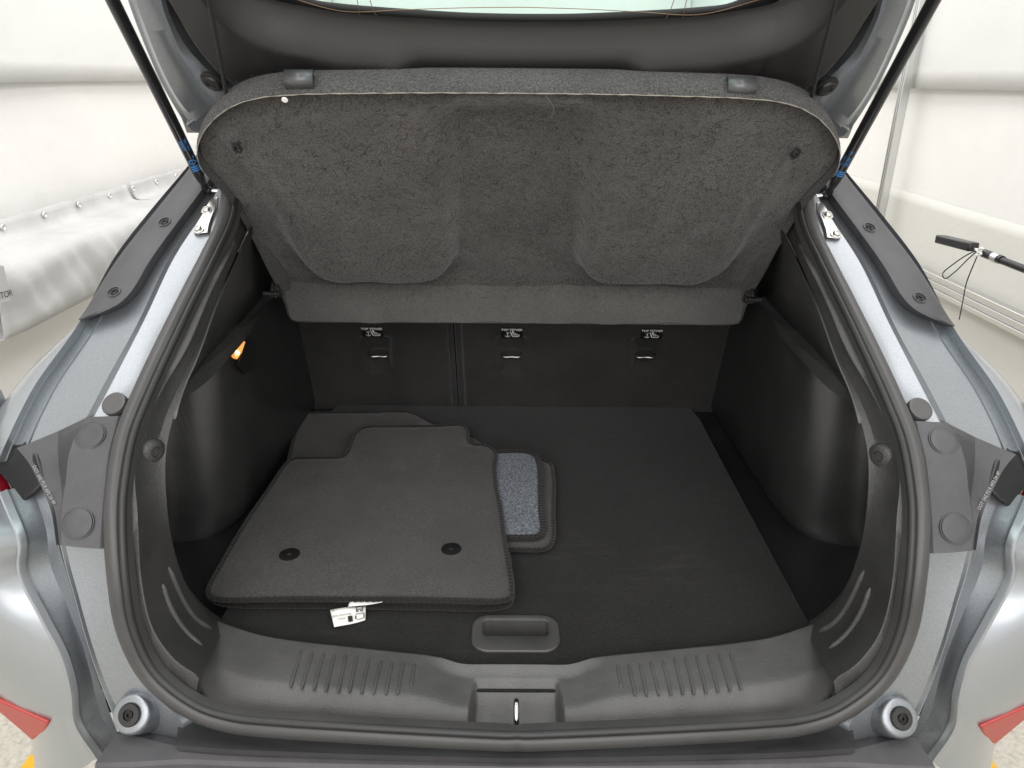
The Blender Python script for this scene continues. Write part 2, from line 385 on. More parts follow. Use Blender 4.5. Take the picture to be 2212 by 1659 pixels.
# stick with a small black camera, right
sx = 1.25
c0, c1 = onx(2030, 516, sx), onx(2104, 534, sx); e1 = onx(2300, 615, sx)
st = thing('camera_stick', 'small black camera on a carbon pole with cord loops, right of the car', 'camera', c0)
ax = (c1-c0)/np.linalg.norm(c1-c0); up_ = np.cross(ax, np.array([1., 0, 0])); up_ *= (1 if up_[2] > 0 else -1)
nn = np.cross(ax, up_); Lc = np.linalg.norm(c1-c0)
V, Fc = boxgeo((c0+c1)/2, ax, up_, nn, Lc, .024, .03); mk('camera_body', V, Fc, SMOOTHB, st, bevel=.004)
j0 = onx(2104, 537, sx); j1 = onx(2125, 547, sx)
tube('neck', [j0, j1], .004, STEEL, st, k=10)
tube('knurled_collar', cr([j1, onx(2165, 562, sx)], 12), .0105, PINM, st, k=16, rfun=lambda i, j: 1+.08*((i+j) % 2))
tube('ring', [onx(2146, 555, sx), onx(2158, 560, sx)], .0125, ALU, st, k=16)
tube('pole', [onx(2160, 561, sx), e1], .0095, PINM, st, k=14)
lp = [(2118, 540), (2100, 545), (2060, 570), (2036, 592), (2040, 602), (2062, 588), (2095, 556), (2116, 540), (2108, 560), (2088, 610), (2080, 650), (2072, 690)]
tube('cord', cr([onx(x, y, sx-.012+.004*(i % 3)) for i, (x, y) in enumerate(lp)], 90), .0016, CORDM, st, k=6)
tube('knot', cr([onx(x, y, sx-.014) for x, y in ((2108, 538), (2116, 545), (2122, 536), (2112, 541), (2120, 548), (2110, 552))], 40), .003, TAGM, st, k=6)

# yellow floor marking beside the rear bumper
def marking(label, xs):
    o = sheet('floor_marking', [(xs[0], .9, .004), (xs[1], .9, .004), (xs[1], 1.42, .004), (xs[0], 1.42, .004)], [(0, 1, 2, 3)], YEL)
marking('', (-1.26, -1.14)); marking('', (1.14, 1.26))

# ------------------------------------------------------------------ car
car = thing('car', 'silver grey crossover with raised liftgate and open dark cargo area', 'car', (0, 1.5, 0))
LR = (1, -1); LEDGEM = grained('ledge_plastic', (.048, .048, .047), .45, 420, .3); TRAYM = grained('black_tray_plastic', (.012, .012, .012), .5, 420, .2)
def FL(lst, off=0.0): return [F(p[0], p[1], p[2] if len(p) > 2 else off) for p in lst]

# seams of the left side in picture points (the right side is the mirror image of the place)
SEAL = [(1113, 1596), (950, 1588), (737, 1576), (600, 1567), (500, 1556), (423, 1530), (332, 1460), (281, 1362), (260, 1240), (253, 1106), (258, 1040), (277, 940), (312, 852), (364, 740), (415, 636), (457, 553), (490, 480)]
P0 = [(512, 418), (487, 470), (437, 553), (385, 656), (333, 753), (290, 840), (262, 900), (243, 1003)]
P1 = [(478, 395), (452, 440), (377, 553), (313, 686), (253, 803), (222, 862), (200, 905), (190, 960)]
P2 = [(428, 330), (402, 363), (322, 458), (247, 556), (167, 703), (73, 836), (10, 963), (-5, 1000)]

# weatherstrip: double bulb swept round the whole opening
sp = [F(x, y, -.004) for x, y in SEAL]; sp[0][0] = 0
top = [np.array([-.55, 1.66, H-.03]), np.array([-.42, 1.72, H+.01]), np.array([-.2, 1.745, H+.03]), np.array([0, 1.75, H+.035])]
half = cr(sp+top, 170)
loop = half+[p*np.array([-1, 1, 1]) for p in half[-2:0:-1]]
T = frames(loop, True); cen = np.array([0, 1.05, H-.5])
def prof_bulb():
    o = []
    for k in range(13):        # outer bulb
        th = math.radians(-20+200*k/12); o.append((.0055+.0125*math.cos(th), .005+.0088*math.sin(th)))
    for k in range(9):         # inner bulb
        th = math.radians(10+170*k/8); o.append((-.0125+.0062*math.cos(th), .004+.0075*math.sin(th)))
    o += [(-.0187, -.01), (.016, -.01)]; return o
pb = prof_bulb(); V = []
for i, (p, t) in enumerate(zip(loop, T)):
    n = fnormal(p); b = np.cross(t, n); b /= np.linalg.norm(b)
    if b @ (p-cen) < 0: b = -b
    n = np.cross(b, t); n = n if n @ fnormal(p) > 0 else -n
    d = abs(i if i < len(loop)/2 else len(loop)-i)      # pinched butt joint at the bottom centre
    pinch = .82 if i == 0 else 1
    for u, v in pb: V.append(p+b*u*1.0+n*v*pinch)
k = len(pb); Fc = gridfaces(len(loop), k, True, True)
fm = [(1 if 13 <= (j % k) <= 20 else 0) for j in range(len(Fc))]
ws = mk('weatherstrip', V, Fc, None, car, 1, 70, mats=[RUBBER, RUBBER2], fmat=fm)

for s in LR:
    # drain channel beside the seal
    a = FL(P0, .012); b = FL(P1, .0)
    P2f = FL(P2, 0)
    def mix(A, B, t, off, k=40):
        A = cr(A, k); B = cr(B, k); return [x*(1-t)+y*t+np.array([0, off, -off*.35]) for x, y in zip(A, B)]
    loft('drain_channel', [[p+np.array([.010, .03, 0]) for p in a], a, mix(a, b, .5, .004), mix(a, b, .9, .002), mix(a, b, 1, .002), mix(b, P2f, .05, .012), mix(b, P2f, .2, .026), mix(b, P2f, .5, .026), mix(b, P2f, .80, .0225), mix(b, P2f, .812, .0195), mix(b, P2f, .965, .020), mix(b, P2f, .99, .005), P2f],
         PAINT, car, s, 60, 25)
    # outer quarter panel: rolled lip then shoulder running forward
    wq = [.02, .02, .03, .06, .25, .7, 1, 1]; e = lambda dx, dy, dz: [p+np.array([dx*(1 if abs(dx) < .006 else f), dy, dz]) for p, f in zip(P2f, wq)]
    loft('quarter_panel', [e(.004, .012, -.004), e(0, 0, 0), e(-.003, -.003, .001), e(-.0058, -.001, .001), e(-.03, .014, -.002), e(-.06, .045, -.002), e(-.085, .11, .002), e(-.10, .26, .01), e(-.10, .6, .02), e(-.10, 1.6, .03)], GLOSS, car, s, 60, 40, sub=36)
    # black garnish with two screws
    go = FL([(428, 338), (404, 370), (330, 462), (253, 560), (172, 690)], -.004); gi = FL([(462, 372), (436, 410), (385, 478), (327, 558), (283, 630), (258, 655), (230, 670), (174, 692)], -.004)
    gd = np.array([0, .03, -.01])
    g = loft('pillar_garnish', [[p+gd for p in go], go, mix(go, gi, .15, -.004), mix(go, gi, .85, -.004), gi, [p+gd for p in gi]], GARN, car, s, 40, 30)
    for x, y in ((356, 480), (247, 631)):
        p, n = hit(g, x, y, s)
        m = MB(); m.add(*lathe(p, n, [(.0125, -.002), (.0125, .002), (.0105, .0025), (.0095, -.003)], 20), 0); m.add(*lathe(p, n, [(.0075, -.004), (.0072, .001), (.006, .0022), (.003, .0022), (.002, 0)], 16), 1)
        m.build('screw', [GARN, PINM], g, s)
    # lamp bracket, caps, gusset, tail lamp
    bi = FL([(268, 897), (262, 925), (250, 975), (241, 1050), (236, 1110), (231, 1184)], .004); bo = FL([(187, 900), (162, 938), (146, 986), (140, 1040), (132, 1090), (130, 1175)], -.012)
    sk = np.array([0, .03, -.005])
    br = loft('lamp_bracket', [[p+sk for p in bi], bi, mix(bi, bo, .10, -.006), mix(bi, bo, .5, -.008), mix(bi, bo, .93, -.006), bo, [p+np.array([-.003, .012, 0]) for p in bo]], GARN, car, s, 50, 25)
    ga = FL([(188, 900, -.004), (162, 938, -.006), (146, 986, -.006), (140, 1040, -.006), (132, 1086, -.004), (129, 1112, 0), (131, 1178, .006)]); gb = FL([(36, 968, .004), (50, 984, .012), (64, 1003, .018), (76, 1026, .020), (92, 1058, .020), (111, 1107, .018), (122, 1178, .026)])
    gs = loft('lamp_gusset', [[p+np.array([.006, .012, 0]) for p in ga], mix(ga, gb, .06, .006), mix(ga, gb, .5, .016), mix(ga, gb, .9, .006), gb, [p+np.array([0, .05, 0]) for p in gb]], GARN, br, s, 50, 30)
    for (x, y, rx) in ((195, 941, .0215), (168, 1131, .0225)):
        p, n = hit(br, x, y, s)
        ca = lathe(p, n, [(rx+.0022, -.006), (rx+.0022, .0003), (rx+.0012, .0006), (rx+.0010, -.003), (rx-.0006, -.003), (rx-.0006, .0004), (rx-.0015, .0009), (rx*.5, .0011)], 36)
        mk('access_cap', *ca, GARN, br, s, 30)
    # moulded approval lettering on the dark gusset
    (q0, n0), (q1, n1) = hit(gs, 82, 1020, s), hit(gs, 113, 1078, s); aa = (q1-q0)/np.linalg.norm(q1-q0); nb = n0+n1; nb -= aa*(nb@aa); nb /= np.linalg.norm(nb); bb = np.cross(nb, aa)
    c = (q0+q1)/2+nb*.004; mir = np.array([s, 1, 1])
    if s < 0: aa = -aa
    tv, tf = textgeo('DOT SAE P2 R AP2 24 4P', .0072, c*mir, aa*mir, bb*mir*(1 if s > 0 else 1))
    mk('lettering', tv, tf, GREYINK, br, 1, 0)
    tl = FL([(-45, 985, -.005), (0, 974, -.005), (36, 969, -.005), (60, 990, -.005), (80, 1050, 0), (52, 1078, 0), (25, 1101, 0), (0, 1060, -.005), (-45, 1010, -.005)])
    V, Fc = prism([p+np.array([0, .022, -.004]) for p in tl], (0, .05, -.01)); tlo = mk('tail_lamp', V, Fc, SMOOTHB, car, s, 30, bevel=.004)
    V, Fc = prism(FL([(-60, 1010, .006), (-10, 1052, .006), (2, 1076, .006), (20, 1102, .010), (-10, 1100, .006), (-60, 1085, .006)]), (0, .03, 0)); mk('lens', V, Fc, REDD, tlo, s, 30, bevel=.003)
    # painted rear panel under the bracket
    A = FL([(130, 1176), (142, 1225), (160, 1285), (186, 1380), (215, 1470), (258, 1580)], .002); Bq = FL([(245, 1186), (248, 1240), (262, 1350), (300, 1440), (345, 1510, .016), (394, 1563, .008), (385, 1609, .002)], .02)
    rp = loft('rear_panel', [FL([(129, 1178, .03), (188, 1382, .03), (257, 1582, .03)]), A, mix(A, Bq, .012, -.002), mix(A, Bq, .03, -.002), mix(A, Bq, .08, .002), mix(A, Bq, .5, .003), Bq, [p+np.array([.03, .03, 0]) for p in Bq]], PAINT, car, s, 40, 30)
    # channel strip between panel and bumper skin
    L2 = [(4, 1062), (20, 1100), (47, 1172), (47, 1239), (93, 1333), (137, 1419), (157, 1489), (167, 1566), (215, 1640)]
    Bo = FL(L2, -.004); A2 = FL([(92, 1040, .044), (112, 1100, .044), (128, 1180), (142, 1232), (160, 1292), (186, 1385), (215, 1476), (256, 1584), (262, 1590)], .036)
    loft('bumper_channel', [A2, mix(A2, Bo, .05, .002), mix(A2, Bo, .5, .018), mix(A2, Bo, .9, .012), mix(A2, Bo, .975, .009), mix(A2, Bo, .99, .003), Bo], PAINT, car, s, 60, 25)
    # outer bumper corner
    So = [onx(x, y, -.90) for x, y in ((-330, 1000), (-260, 1120), (-230, 1220), (-150, 1330), (-90, 1430), (-10, 1530), (66, 1600), (76, 1720))]
    e2 = lambda dx, dy, dz: [p+np.array([dx, dy, dz]) for p in Bo]
    lp = e2(-.008, .0005, -.001)
    bc = loft('bumper_corner', [e2(.003, .008, 0), Bo, e2(-.002, -.002, .001), e2(-.0055, -.002, .001), lp]+[mix(lp, So, t, -.09*t*(1-t)) for t in (.08, .2, .35, .5, .65, .8, .92)]+[So, [p+np.array([.01, .3, -.02]) for p in So]], GLOSS, car, s, 60, 40)
    rp0, rn = hit(bc, 40, 1543, s)
    V, Fc = prism([pln(x, y, rp0+rn*.003, rn) for x, y in ((-90, 1472), (0, 1516), (104, 1563), (97, 1580), (70, 1600), (0, 1540), (-90, 1490))], -rn*.007); mk('reflector', V, Fc, RED, bc, s, 30, bevel=.003)
    # bump stop
    p = F(290, 1541, -.004); n = np.array([-.10, -.80, .60]); n /= np.linalg.norm(n)
    boss = mk('bump_stop', *lathe(p, n, [(.036, -.03), (.033, -.008), (.031, .006), (.029, .0095), (.026, .011), (.017, .0112)], 36), PAINT, car, s, 40)
    rb = mk('rubber_pad', *lathe(p+n*.011, n, [(.018, -.002), (.018, .003), (.0165, .005), (.009, .0052), (.0085, .002)], 32), RUBBER2, boss, s, 30)
    mk('screw', *lathe(p+n*.013, n, [(.0062, -.002), (.0062, .003), (.005, .004), (.0026, .004), (.0018, .001)], 12), PINM, boss, s, 30)
    # round plug above the bracket
    p = F(248, 873, -.004); n = fnormal(p)
    mk('round_plug', *lathe(p, n, [(.0195, -.006), (.0200, .002), (.0192, .0042), (.017, .005), (.013, .0046), (.006, .0048)], 32), CAPM, car, s, 40)
    # rim trim with ribs
    SO = [(423, 1513), (420, 1506), (360, 1443), (310, 1360), (287, 1240), (277, 1106), (278, 1053), (297, 936), (333, 846), (387, 740), (437, 636), (478, 550), (515, 470, .05), (552, 408, .05)]
    SI = [(430, 1466), (425, 1458), (383, 1430), (333, 1363), (307, 1262), (297, 1106), (292, 1020), (313, 925), (352, 840), (405, 750), (455, 634), (496, 550), (530, 475, .10), (566, 414, .09)]
    EE = [(484, 1352, .20), (480, 1350, .20), (443, 1320, .175), (407, 1272, .145), (377, 1190, .115), (362, 1106, .09), (358, 986, .07), (372, 910, .06), (396, 846, .05), (425, 770, .045), (470, 650, .04), (506, 560, .05), (540, 490, .14), (580, 425, .14)]
    so, si, ee = FL(SO, .012), FL(SI, .008), FL(EE)
    rt = loft('rim_trim', [[p+np.array([0, .02, 0]) for p in so], so, mix(so, si, .12, -.004), mix(so, si, .88, -.002), si, mix(si, ee, .05, .010), mix(si, ee, .5, .014), mix(si, ee, .93, .002), ee, [p+np.array([-.02, .03, -.005]) for p in ee]], RIMM, car, s, 90, 40)
    si9, ee9 = cr(si, 90), cr(ee, 90)
    def onrim(px, py):         # point on the trim face
        best = None
        for i in range(2, 45):
            for t in np.linspace(.1, .95, 18):
                q = si9[i]*(1-t)+ee9[i]*t+np.array([0, .012, -.0042]); d = q-CAM; zz = d@CF
                X = W2+FPX*(d@CR)/zz; Yp = H2-FPX*(d@CU)/zz; e_ = (X-px)**2+(Yp-py)**2
                if best is None or e_ < best[0]: best = (e_, q)
        return best[1]
    for pts in (((371, 1228), (385, 1268), (408, 1310), (434, 1341), (461, 1360)), ((353, 1258), (367, 1306), (390, 1348), (416, 1374), (444, 1393))):
        P = cr([onrim(*q)+np.array([.0, -.004, .002]) for q in pts], 24)
        tube('rib', P, .0048, SCUFF, rt, s, 8, rfun=lambda i, j: min(1, .35+min(i, 23-i)*.4))
    p = F(336, 976, .05); n = np.array([.85, -.5, .1]); n /= np.linalg.norm(n)
    mk('grip_cup', *lathe(p-n*.006, n, [(.021, -.004), (.020, .003), (.015, .007), (.009, .008), (.008, .003)], 28), RIMM, rt, s, 60)
    # wheelhouse liner, ledge, pillar trim (right-hand plan, mirrored)
    plan = [(-.602, 2.10), (-.603, 1.9), (-.605, 1.7), (-.608, 1.58), (-.612, 1.51), (-.621, 1.46), (-.637, 1.425), (-.660, 1.405), (-.70, 1.388), (-.755, 1.372), (-.772, 1.34), (-.74, 1.2), (-.66, 1.06)]
    rows = []
    for zr_i, dx, dy in ((-.96, -.035, -.02), (-.945, -.012, -.012), (-.93, -.003, -.004), (-.90, 0, .002), (-.75, .006, .026), (-.60, .012, .05), (-.50, .015, .066)):
        rows.append([np.array([x+dx, y+(dy if y < 1.5 else dy*.5 if y < 1.6 else 0 if y < 1.85 else -.36*(zr_i+.93)*1.15), H+zr_i]) for x, y in plan])
    loft('side_liner', rows, TRIM, car, s, 90, 50)
    le_lo = [onz(x, y, -.535) for x, y in ((392, 862), (433, 836), (493, 776), (567, 690), (592, 664))]; le_up = [onz(x, y, -.512) for x, y in ((398, 838), (433, 798), (500, 742), (575, 664), (596, 640))]
    dn = np.array([-.06, 0, .02])
    lg = loft('cover_ledge', [[p+np.array([-.08, 0, -.01]) for p in le_lo], le_lo, mix(le_lo, le_up, .12, -.003), mix(le_lo, le_up, .85, -.003), le_up, [p+dn for p in le_up]], LEDGEM, car, s, 40, 30)
    uu = [np.array(v) for v in ((-.66, 1.16, H-.56), (-.65, 1.30, H-.56), (-.645, 1.5, H-.56), (-.645, 1.75, H-.56), (-.64, 1.93, H-.50), (-.60, 2.0, H-.05))]
    si2 = FL([(372, 910, .05), (396, 846, .05), (425, 770, .045), (455, 690, .04)])
    loft('pillar_trim', [FL([(380, 905, .05), (396, 846, .045), (430, 765, .04), (470, 655, .038), (515, 552, .06), (555, 470, .15), (600, 400, .16)]), uu], TRIM, car, s, 40, 30, solid=.003)
    # gas strut
    b0 = F(446, 410, -.02); b1 = b0+np.array([0.0, -.013, .02])
    tp = b0+np.array([-.004, -.19, .29])*2.3
    dirn = (tp-b0)/np.linalg.norm(tp-b0)
    b0 = F(452, 416, .0)
    k1 = np.array(F(441, 400, -.01)); ta = np.array(pln(243, 0, (0, 1.185, 0), (0, 1, 0))); dirn = (ta-k1)/np.linalg.norm(ta-k1)
    body = [k1+dirn*t for t in (0, .012, .016, .03, .034, .8)]
    rr = [.62, .66, .8, .95, 1, 1]
    stt = tube('gas_strut', body, .0098, STRUTM, car, s, 20, rfun=lambda i, j: rr[i])
    mm = MB(); mm.add(*tubegeo([k1-dirn*.022, k1+dirn*.004], .0078, 14)); mm.add(*lathe(k1-dirn*.016, (.9, -.35, 0), [(.008, -.009), (.0085, .007), (.005, .011)], 14)); mm.build('end_fitting', SMOOTHB, stt, s)
    kk = k1-dirn*.016
    tube('ball_stud', [kk, kk+np.array([.026, .004, -.004])], .0042, STEEL, stt, s, 12)
    # blue print on the strut
    vw = (CAM-k1)*np.array([1, 1, 1]); 
    if s < 0: vw = (CAM*np.array([-1, 1, 1])-k1)
    vw -= dirn*(vw@dirn); vw /= np.linalg.norm(vw); sd = np.cross(dirn, vw)
    def onstrut(t, u): th = u/.0099; return k1+dirn*t+(vw*math.cos(th)+sd*math.sin(th))*.0101
    pr = MB()
    def stx(txt, t0, size, u0, flip):
        V, Fc = textgeo(txt, size, (0, 0, 0), (1, 0, 0), (0, 1, 0)); out = []
        for v in V:
            t, u = (t0+v[0]*flip, u0+v[1]*flip*s)
            out.append(onstrut(t, u))
        pr.add(out, Fc)
    fl_ = -1 if s > 0 else 1
    stx('LQ' if s > 0 else 'M', .088 if s > 0 else .125, .019 if s > 0 else .011, 0, fl_); stx('AP2 2465', .130 if s > 0 else .10, .0075, .005, fl_); stx('E40 R26', .130 if s > 0 else .10, .0075, -.004, fl_)
    for q in range(3):         # three curved bars
        arc0 = [onstrut(.056+q*.006+.005*math.cos(a)-.004, .0095*math.sin(a)) for a in np.linspace(-1.1, 1.1, 10)]
        arc1 = [onstrut(.056+q*.006+.005*math.cos(a)-.001, .0095*math.sin(a)) for a in np.linspace(-1.1, 1.1, 10)]
        pr.add(arc0+arc1, gridfaces(2, 10))
    pr.build('printing', BLUE, stt, s, 0)
    # steel bracket under the strut
    bk = [(455, 428), (470, 425), (466, 448), (457, 470), (452, 485), (449, 502), (422, 505), (417, 498), (424, 482), (436, 463), (440, 452), (448, 440)]
    V, Fc = prism(FL(bk, .0), (0, .006, -.002)); sb = mk('strut_bracket', V, Fc, STEEL, car, s, 30, bevel=.0015)
    for x, y in ((429, 496), (447, 455)):
        p = F(x, y, -.001); n = fnormal(p); mk('bolt', *lathe(p, n, [(.0105, -.002), (.0105, .0015), (.007, .002), (.0068, .006), (.005, .007), (.0035, .007), (.002, .004)], 18), STEEL, sb, s, 30)
    # luggage compartment side tray floor
    mk('side_tray', [(-.53, .95, H-.95), (-.86, .95, H-.95), (-.86, 2.1, H-.95), (-.53, 2.1, H-.95)], [(0, 1, 2, 3)], TRAYM, car, s, 0, solid=.004)

# lamp in the left liner
lq = [pln(x, y, (-.596, 1.5, 0), (.97, -.22, 0)) for x, y in ((508, 752), (517, 737), (530, 738), (522, 762), (512, 776), (507, 772))]
V, Fc = prism(lq, (-.008, .003, 0)); lo_ = mk('cargo_lamp', V, Fc, LAMP, car, 1, 0)
lc = pln(513, 762, (-.594, 1.5, 0), (.97, -.22, 0)); mk('bulb', *lathe(lc, (.97, -.22, 0), [(.0045, -.003), (.004, .002), (.002, .0035)], 12), BULB, lo_, 1, 60)
pl_ = [pln(x, y, (-.596, 1.5, 0), (.97, -.22, 0)) for x, y in ((528, 745), (540, 722), (556, 760), (550, 790), (530, 808), (514, 790))]
V, Fc = prism(pl_, (-.004, .001, 0)); mk('lamp_bezel', V, Fc, SMOOTHB, lo_, 1, 0)

# scuff plate
fe = [(462, 1344), (487, 1353), (567, 1379), (650, 1393), (737, 1403), (820, 1412), (904, 1421), (950, 1427), (1001, 1440), (1060, 1441), (1113, 1441)]
re = [(398, 1503), (423, 1515), (500, 1540), (580, 1550), (650, 1556), (737, 1563), (820, 1570), (904, 1577), (960, 1580), (1030, 1583), (1113, 1585)]
NU, NV = 480, 72
def scuff():
    fp = cr([onz(x, y, -.922) for x, y in fe], NU//2+1); rp_ = cr([onz(x, y, -.905) for x, y in re], NU//2+1)
    fp[-1][0] = 0; rp_[-1][0] = 0
    fp += [p*np.array([-1, 1, 1]) for p in fp[-2::-1]]; rp_ += [p*np.array([-1, 1, 1]) for p in rp_[-2::-1]]
    V = []
    ca = onz(1030, 1470, -.90); cb = onz(1113, 1560, -.90); hw = abs(ca[0])+.003; yt = ca[1]+.024
    for j in range(NV):
        v = j/(NV-1)
        for a, b in zip(fp, rp_):
            x = a[0]+(b[0]-a[0])*v; y = a[1]+(b[1]-a[1])*v
            # crown: lip, flat tread, then slope down to the seal
            z = -.905-.017*(1-sstep(v, 0, .06))-.050*(math.sqrt((max(v-.36, 0)*0+(v-.60))**2+.0012)+(v-.60))/.80
            cdip = 1-sstep(abs(x), .085, .165)          # lower saddle round the latch
            z -= cdip*(.014*sstep(v, .0, .2)*(1-.35*sstep(v, .6, 1)))
            # latch pocket
            hx = hw+.004+(yt-y)*.06
            dx = hx-abs(x); dy = yt-y
            z -= .046*sstep(dx, -.002, .010)*(.15*sstep(dy, -.002, .008)+.85*sstep(dy, 0, .054))
            y += .75*max(0, -.915-z)*sstep(v, .6, 1)      # tucks in under the seal
            V.append((x, y, H+z))
    return mk('scuff_plate', V, gridfaces(NV, len(fp)), SCUFF, car, 1, 60)
sc = scuff()
V = [(-.6, .79, H-.99), (.6, .79, H-.99), (.6, 1.1, H-.99), (-.6, 1.1, H-.99)]
mk('sill_underside', V, [(0, 1, 2, 3)], ROOM, sc, 1, 0, solid=.004)
r0 = [(652, 1402), (676, 1405), (700, 1408), (724, 1411), (748, 1413), (772, 1416), (798, 1421), (824, 1425), (848, 1428), (872, 1430), (896, 1432)]
r1 = [(627, 1486), (651, 1489), (677, 1492), (703, 1495), (730, 1497), (754, 1497), (780, 1499), (806, 1500), (833, 1501), (858, 1501), (888, 1485)]
rib_me = None
for s in LR:
    for (xa, ya), (xb, yb) in zip(r0, r1):
        P = cr([onz(xa, ya+2, -.9055), onz(xb, yb, -.9055)], 12)
        tube('rib', P, .0030, SCUFF, sc, s, 8, rfun=lambda i, j: min(1, .4+.6*min(i, 11-i)))
# striker
s0 = onz(1115, 1574, -.935); tube('striker', cr([s0+np.array([0, -.03, -.01]), s0+np.array([0, -.003, .028]), s0+np.array([0, .012, .040]), s0+np.array([0, .020, .036]), s0+np.array([0, .024, -.02])], 30), .0044, CHROME, car, 1, 12, up=(1, 0, 0))

STRIPM = grained('satin_sill_strip', (.030, .030, .031), .33, 900, .1)
# black sill strip and bumper top
def arc(l): 
    P = cr(l, 30); return P+[p*np.array([-1, 1, 1]) for p in P[-2::-1]]
def czero(l): l[-1][0] = 0; return l
ba = czero([onz(x, y, -.955) for x, y in ((385, 1568), (500, 1594), (737, 1606), (900, 1612), (1113, 1620))])
bb_ = czero([onz(x, y, -.955) for x, y in ((381, 1610), (500, 1619), (737, 1628), (900, 1633), (1113, 1638))])
bc_ = [p+np.array([0, -.002, -.008]) for p in bb_]
loft('sill_strip', [arc([p+np.array([0, .03, .0]) for p in ba]), arc(ba), arc([p*.5+q*.5+np.array([0, 0, .002]) for p, q in zip(ba, bb_)]), arc(bb_), arc(bc_)], STRIPM, car, 1, 90, 30)
t0 = czero([onz(x, y, -.965) for x, y in ((250, 1584), (300, 1592), (384, 1612), (500, 1622), (737, 1632), (900, 1637), (1113, 1642))])
t1_ = czero([onz(x, y, -.968) for x, y in ((206, 1648), (280, 1646), (400, 1640), (500, 1644), (737, 1650), (900, 1653), (1113, 1656))])
t2_ = czero([onz(x, y, -.975) for x, y in ((180, 1690), (280, 1672), (400, 1662), (500, 1668), (737, 1676), (900, 1680), (1113, 1684))])
t3_ = [p+np.array([0, -.10, -.02]) for p in t2_]; t4_ = [p+np.array([0, -.13, -.10]) for p in t2_]; t5_ = [p+np.array([0, -.11, -.45]) for p in t2_]
loft('bumper_step', [arc([p+np.array([0, .02, -.01]) for p in t0]), arc(t0), arc(t1_), arc([p+np.array([0, -.004, -.006]) for p in t1_]), arc(t2_), arc(t3_), arc(t4_), arc(t5_)], BUMP, car, 1, 120, 30)

# seat backs
SD = np.array([0, -.12, .28]); SD /= np.linalg.norm(SD); SN = np.array([0, -.28, -.12]); SN /= np.linalg.norm(SN)
S0 = np.array([0, 2.07, H-.93])
def onseat(px, py, o=0): return pln(px, py, S0+SN*o, SN)
def seat(x0, x1, hooks, label):
    nx, ny = 90, 70; V = []; hk = [onseat(*h) for h in hooks]
    for j in range(ny):
        t = -.06+.62*j/(ny-1)
        for i in range(nx):
            u = i/(nx-1); x = x0+(x1-x0)*u; d = 0
            e = min(x-x0, x1-x); d -= .012*(1-sstep(e, 0, .010))
            for h in hk:       # pressed pocket round each tether hook
                th = (h-S0)@SD; a = abs(x-h[0]); b = t-th
                w_ = .045+.010*sstep(b, -.04, .08)
                d -= .026*(1-sstep(a, w_-.022, w_))*sstep(b, -.075, -.03)*(1-sstep(b, .06, .085))
                d -= .012*(1-sstep(a, .016, .026))*sstep(b, -.03, -.005)*(1-sstep(b, .0, .012))
            V.append(S0+SD*t+SN*d+np.array([x, 0, 0]))
    o = mk('rear_seat_back', V, gridfaces(ny, nx), SEAT, car, 1, 60, solid=.006); o['label'] = label
    for h in hk:
        th = (h-S0)@SD; p = S0+SD*(th+.004)+np.array([h[0], 0, 0])+SN*.002
        tube('tether_hook', cr([p+np.array([-.028, 0, 0])-SN*.02, p+np.array([-.024, 0, 0]), p, p+np.array([.024, 0, 0]), p+np.array([.028, 0, 0])-SN*.02], 16), .0022, STEEL, o, 1, 8)
        m = MB(); c = S0+SD*((onseat(1107, 717)-S0)@SD)+np.array([h[0]*.985 if abs(h[0]) < .1 else h[0]*1.01, 0, 0])+SN*.003
        ex = np.array([1., 0, 0])
        m.add(*prism([c+ex*x+SD*y for x, y in rrect(.060, .038, .005)], SN*.0015), 0); f = c+SN*.0022
        m.add(*textgeo('TOP TETHER', .0102, f+SD*.0115, ex, SD, 1.0, .0003), 1)
        # anchor
        def bar(p, q, w_):
            p, q = np.array(p), np.array(q); d = (q-p)/np.linalg.norm(q-p); nn_ = np.array([-d[1], d[0]])*w_/2
            m.add([f+ex*r[0]+SD*r[1] for r in (p-nn_, q-nn_, q+nn_, p+nn_)], [(0, 1, 2, 3)], 1)
        bar((-.0115, -.014), (-.0115, .003), .0018); bar((-.0155, .0005), (-.0075, .0005), .0015)
        ar = [(-.0115+.0065*math.sin(a), -.0080-.006*math.cos(a)) for a in np.linspace(-1.4, 1.4, 8)]
        for a, b in zip(ar, ar[1:]): bar(a, b, .0017)
        # seat with child
        bar((-.004, .004), (.002, -.012), .0026); bar((.002, -.0125), (.019, -.0125), .0022); bar((.019, -.0125), (.021, -.006), .0022)
        bar((.001, .0035), (.006, -.006), .0022); bar((.006, -.007), (.018, -.006), .0022); bar((.005, .001), (.013, -.003), .002)
        hd = [(.003+.0026*math.cos(a), .0045+.0026*math.sin(a)) for a in np.linspace(0, 6.28, 10)[:-1]]; m.add([f+ex*x+SD*y for x, y in hd], [tuple(range(9))], 1)
        for q in ((-.0095, .0045), (-.0065, .0058), (-.0035, .0065)): bar(q, (q[0]+.0012, q[1]+.0003), .0012)
        m.build('tether_label', [SMOOTHB, WHITE], o, 1, 0)
xg = onseat(984, 790)[0]
seat(-.76, xg-.019, [(817, 771)], 'narrow left section of the rear seat back with one tether hook')
seat(xg+.021, .76, [(1105, 772), (1394, 773)], 'wide right section of the rear seat back with two tether hooks')
for dx in (-.0095, .0115):
    P = [S0+SD*t+SN*(-.008)+np.array([xg+dx, 0, 0]) for t in (-.05, .6)]
    tube('seat_edge_piping', P, .0088, SEAT, car, 1, 12, up=(1, 0, 0))
mk('seat_gap', [S0+SD*t-SN*.03+np.array([xg+x, 0, 0]) for t, x in ((-.1, -.03), (-.1, .03), (.6, .03), (.6, -.03))], [(0, 1, 2, 3)], ROOM, car, 1, 0, solid=.003)

